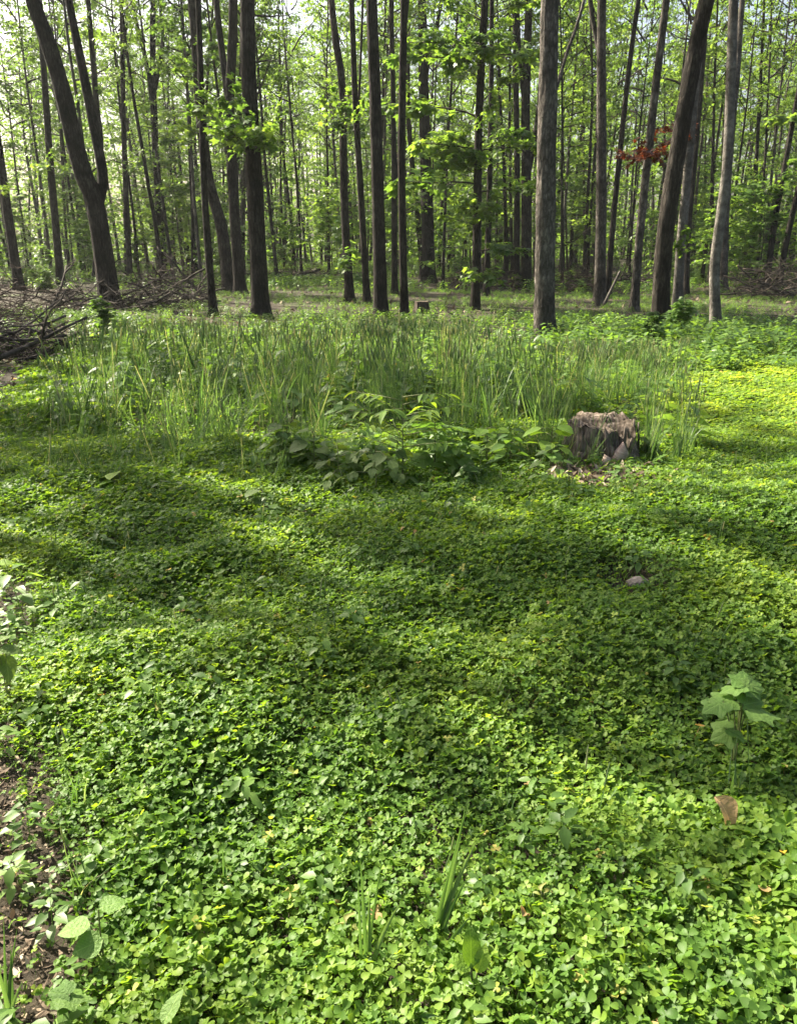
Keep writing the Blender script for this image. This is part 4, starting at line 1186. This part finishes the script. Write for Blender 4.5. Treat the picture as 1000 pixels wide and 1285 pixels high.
def spread(x0, x1, y0, y1, dens, fn, r):
    n = int((x1 - x0) * (y1 - y0) * dens)
    x = r.uniform(x0, x1, n); y = r.uniform(y0, y1, n)
    k = (r.uniform(size=n) < fn(x, y)) & (np.abs(x) < .52 * y + 2)
    return x[k], y[k]
rg = np.random.RandomState(17)
def gprob(x, y):
    d = in_grass(x, y) * np.clip(.5 + .75 * sn(x, y, .7, 61), .08, 1)
    leftish = sstep(-.2, -1.6, x) * sstep(11.5, 9, y)              # thinner stand on the left front
    d = d * (1 - .45 * leftish)
    r2 = ((x - SG[0]) ** 2 + (y - SG[1]) ** 2)
    d = np.where((r2 < .1) | (((x - SG[0]) ** 2 < .16) & (y < SG[1] + .05)), 0, d)
    return d
xa, ya = spread(-6, 7, 6.5, 13.5, 62, gprob, rg)
xb, yb = spread(-12, 15, 13.5, 26, 17, gprob, rg)
x2, y2 = np.concatenate([xa, xb]), np.concatenate([ya, yb])
n1 = len(x2)
# a few lone stalks spilling into the clover and round the stump
xc = np.concatenate([rg.uniform(-3.3, -.6, 90), rg.normal(SG[0] + .45, .13, 22), rg.normal(SG[0] - .42, .1, 18), rg.normal(SG[0] - .12, .2, 7)]); 
yc = np.concatenate([rg.uniform(5.6, 7.6, 90), rg.normal(SG[1] - .05, .12, 22), rg.normal(SG[1] - .05, .14, 18), rg.normal(SG[1] - .36, .05, 7)])
xs_ = rg.uniform(-2.6, 3.6, 170); ys_ = 1.1 + 6 * rg.uniform(size=170) ** .8
ks_ = xs_ > path_edge(ys_)
xs_, ys_ = xs_[ks_], ys_[ks_]
n2 = n1 + len(xc)
x2 = np.concatenate([x2, xc, xs_]); y2 = np.concatenate([y2, yc, ys_]); n = len(x2)
tall = sstep(18, 12, y2) * np.where(x2 > 4.2 + .0 * y2, .5, 1)
pick = np.where(rg.uniform(size=n) < .25 + .65 * tall, rg.randint(0, 6, n), rg.randint(6, 10, n))
scl = np.clip(rg.normal(.95, .16, n), .5, 1.4) * (.55 + .45 * tall) * np.where(np.arange(n) >= n1, .75, 1) * (1 + .22 * sn(x2, y2, .8, 62))
hmax = 1.6 - y2 * np.where(x2 > 1.2, .104, .082)
pick = np.where(np.arange(n) >= n2, 6 + np.arange(n) % 4, pick)
scl = np.where(np.arange(n) >= n2, rg.uniform(.35, .62, n), scl)
scl = np.minimum(scl, np.clip(hmax, .10, 1) / np.where(pick < 6, .74, .44))
scatter('tall_grass', TUFTS, np.stack([x2, y2, gh(x2, y2)], -1), np.stack([rg.normal(.02, .17, n), rg.normal(.06, .17, n), rg.uniform(0, 6.28, n)], -1), scl, pick,
        rg.uniform(size=n), 'tall green grass with seed heads behind the clover', 'grass')
print('grass', n)

# broad-leaved low weeds: inside the grass and over the forest floor
def weed(seed, n, h, ls):
    r = np.random.RandomState(seed); g = Geo()
    az = np.arange(n) * 2.4 + r.normal(0, .3, n); z = np.linspace(.25, 1, n) * h; rad = (1.15 - np.linspace(.2, 1, n)) * h * .7 + .02
    pos = np.stack([np.cos(az) * rad * .35, np.sin(az) * rad * .35, z * .9], -1)
    fw = np.stack([np.cos(az), np.sin(az), r.uniform(-.3, .35, n)], -1)
    leaves_np(g, pos, fw, np.array([0, 0, 1]) + r.normal(0, .2, (n, 3)), ls * r.uniform(.7, 1.2, n), tpl_strip(3, .28, .2, .25), r.uniform(0, 1, n))
    g.tube([[0, 0, -.02], [0, 0, h]], [.004, .002], 3, cap=False)
    return g.mesh('weed', M_WEED)
WEEDS = [weed(950 + i, 11 + 2 * i, .22 + .05 * i, .12) for i in range(5)]
rw = np.random.RandomState(23)
x3, y3 = spread(-6, 8, 6.8, 14, 13, lambda x, y: np.clip(in_grass(x, y) * (.5 + .6 * sn(x, y, 1.1, 71)), 0, 1), rw)
x4, y4 = spread(-16, 19, 13, 34, 34, lambda x, y: np.clip(.5 + .6 * sn(x, y, 2.2, 72), .06, 1) * (x > path_edge(y) - 3.5), rw)
x5, y5 = spread(-40, 40, 32, 72, 7.0, lambda x, y: np.clip(.35 + .7 * sn(x, y, 4, 73), 0, 1), rw)
x6, y6 = spread(3.2, 12, 11.2, 16, 30, lambda x, y: np.clip(.5 + .4 * sn(x, y, 1, 74), 0, 1), rw)
x7, y7 = spread(-5, -1, 3, 9, 9, lambda x, y: (np.abs(x - path_edge(y) + .1) < .35) * .8, rw)
x8, y8 = rw.normal(-.05, .45, 60), rw.normal(6.1, .3, 60)
x9, y9 = spread(-2.2, -.5, 1.0, 4, 60, lambda x, y: (np.abs(x - path_edge(y) + .12) < .28) * .8, rw)
xq, yq = rw.uniform(-2.6, 3.4, 420), .9 + 6.2 * rw.uniform(size=420) ** .8
kq = xq > path_edge(yq) + .05
xq, yq = xq[kq], yq[kq]
W = np.concatenate
x_, y_ = W([x3, x4, x5, x6, x7, x8, x9, xq]), W([y3, y4, y5, y6, y7, y8, y9, yq]); n = len(x_)
sc_ = W([rw.uniform(.7, 1.4, len(x3)), np.clip(rw.uniform(.5, 1.2, len(x4)) * (1.7 - y4 * .055), .35, 1.2), rw.uniform(.5, 1.5, len(x5)), rw.uniform(.6, 1.2, len(x6)), rw.uniform(.4, .8, len(x7)), rw.uniform(.5, .95, len(x8)), rw.uniform(.18, .4, len(x9)), rw.uniform(.28, .5, len(xq))])
scatter('undergrowth', WEEDS, np.stack([x_, y_, gh(x_, y_)], -1), np.stack([rw.normal(0, .12, n), rw.normal(0, .12, n), rw.uniform(0, 6.28, n)], -1), sc_, rw.randint(0, 5, n),
        rw.uniform(size=n), 'leafy low undergrowth of weeds over the forest floor', 'undergrowth')
print('weeds', n)

# leaf litter on bare soil and forest floor
def litter_piece(seed):
    r = np.random.RandomState(seed)
    V, F = tpl_strip(4, r.uniform(.05, .26), r.uniform(-.5, 1.0), r.uniform(-.6, .7)); g = Geo(); g.add(V * [1, 1, 1], None, F)
    return g.mesh('litter', M_LITTER)
LIT = [litter_piece(970 + i) for i in range(8)]
rl = np.random.RandomState(29)
def lprob(x, y):
    return np.clip(sstep(.25, -.1, x - path_edge(y) + .12 * sn(x, y, .4, 51)), 0, 1)
xa, ya = spread(-3, .2, .6, 3.4, 6000, lprob, rl); sa = .006 + .03 * rl.uniform(size=len(xa)) ** 3.5
xb, yb = spread(-6, -1, 3.4, 9, 900, lprob, rl); sb = .01 + .035 * rl.uniform(size=len(xb)) ** 2.5
xd, yd = spread(-11, -3.5, 9, 20, 60, lambda x, y: .7 + 0 * x, rl); sd_ = rl.uniform(.05, .12, len(xd))
xe, ye = spread(-40, 40, 18, 60, 6, lambda x, y: np.clip(.5 + .6 * sn(x, y, 5, 81), 0, 1), rl); se = rl.uniform(.1, .2, len(xe))
x_, y_, s_ = W([xa, xb, xd, xe]), W([ya, yb, yd, ye]), W([sa, sb, sd_, se]); n = len(x_)
scatter('leaf_litter', LIT, np.stack([x_, y_, gh(x_, y_) + .006 + rl.uniform(0, .012, n)], -1), np.stack([rl.normal(0, .4, n), rl.normal(0, .4, n), rl.uniform(0, 6.28, n)], -1), s_, rl.randint(0, 8, n),
        rl.beta(1.6, 2.2, n), 'dry brown leaf litter on the bare trail and forest floor', 'leaf litter')
print('litter', n)
# wood chips before the stump
n = 800
x_ = CHIPS[0] + rl.normal(0, .22, n); y_ = CHIPS[1] + rl.normal(0, .14, n)
scatter('wood_chips', LIT, np.stack([x_, y_, gh(x_, y_) + .008 + rl.uniform(0, .025, n)], -1), np.stack([rl.normal(0, .4, n), rl.normal(0, .4, n), rl.uniform(0, 6.28, n)], -1), rl.uniform(.03, .12, n), rl.randint(0, 8, n),
        rl.beta(2, 1.5, n), 'scattered reddish wood chips and dry bits before the big stump', 'wood chips')

# single grass clumps in the foreground
def grass_clump(px, py, blades, label, mat=M_GRASS):
    """blades: (tip px, tip py, width m, sag, dy)"""
    g = ground_at(px, py, .07); g[2] = float(gh(g[0], g[1])); root = link('grass_clump', None, label=label, cat='grass', loc=tuple(g))
    for k, (tx, ty, w, sag, dy) in enumerate(blades):
        e = at_y(tx, ty, g[1] + dy) - g
        u = np.linspace(0, 1, 10)[:, None]
        b = np.array([random.Random(k).uniform(-.012, .012), 0, -.02])
        c = b + (e - b) * u + np.array([0, 0, 1]) * sag * np.sin(np.pi * u ** .9)
        d = e - b; sd = np.cross(d, [0, -.7, .7]); sd /= np.linalg.norm(sd) + 1e-9
        wd = w * np.clip(1.02 - u ** 2, .04, 1) * .8
        V = np.empty((30, 3)); V[0::3] = c + sd * wd; V[1::3] = c + np.array([0, .3, -.5]) * wd; V[2::3] = c - sd * wd
        F = np.array([q for i in range(9) for q in ([3 * i, 3 * i + 1, 3 * i + 4, 3 * i + 3], [3 * i + 1, 3 * i + 2, 3 * i + 5, 3 * i + 4])])
        link('blade', mesh_np('blade', V, F, np.full(30, .25 + .5 * random.Random(k + 3).random()), mat, True), root)
grass_clump(542, 1168, [(584, 1012, .010, .01, .05), (590, 1000, .006, .01, .08), (578, 1050, .011, .015, .03), (600, 1052, .010, .03, .03), (566, 1085, .009, .01, .02), (588, 1100, .008, .03, 0)], 'leaning clump of tall grass blades in the clover')
grass_clump(458, 1215, [(452, 1075, .007, .005, .04), (482, 1060, .005, .01, .05), (463, 1110, .007, .01, .02), (505, 1130, .008, .04, 0), (449, 1095, .005, 0, .02)], 'thin upright grass sprout near the withered sprig')
grass_clump(540, 1188, [(590, 1150, .010, .02, .02), (500, 1160, .006, .04, .02)], 'arching grass blade below the leaning grass clump')
grass_clump(508, 1292, [(480, 1268, .010, .04, -.01), (556, 1278, .012, .06, .0), (520, 1262, .010, .03, .02), (495, 1300, .010, .05, -.05)], 'pale arching grass blades spreading star-like over the clover')
grass_clump(6, 1262, [(14, 1185, .007, .01, .03), (22, 1165, .006, .02, .04), (-6, 1200, .007, .02, 0), (30, 1230, .006, .02, 0), (5, 1150, .006, 0, .05)], 'clump of green grass at the trail corner')
grass_clump(280, 1110, [(279, 1062, .009, 0, .02), (283, 1072, .006, 0, .02)], 'single upright grass bud poking out of the clover')
grass_clump(190, 905, [(200, 848, .007, 0, .03), (196, 858, .006, .01, .02)], 'two dark grass blades near the bright clover patch')

# ------------------------------------------------------------------ the hazy summer air
hm, hnt, hout = new_mat('haze_air')
pv = hnt.nodes.new('ShaderNodeVolumePrincipled')
pv.inputs['Color'].default_value = (.93, .97, .95, 1)
pv.inputs['Density'].default_value = .0003
pv.inputs['Anisotropy'].default_value = .35
hnt.links.new(pv.outputs[0], hout.inputs['Volume'])
x0, x1, y0, y1, z0, z1 = -255, 255, -30, 275, -4.5, 27
V = np.array([[x, y, z] for z in (z0, z1) for y in (y0, y1) for x in (x0, x1)])
Q = np.array([[0, 2, 3, 1], [4, 5, 7, 6], [0, 1, 5, 4], [1, 3, 7, 5], [3, 2, 6, 7], [2, 0, 4, 6]])
link('haze', mesh_np('haze', V, Q, None, hm), label='pale sunlit haze hanging in the wood', kind='stuff')
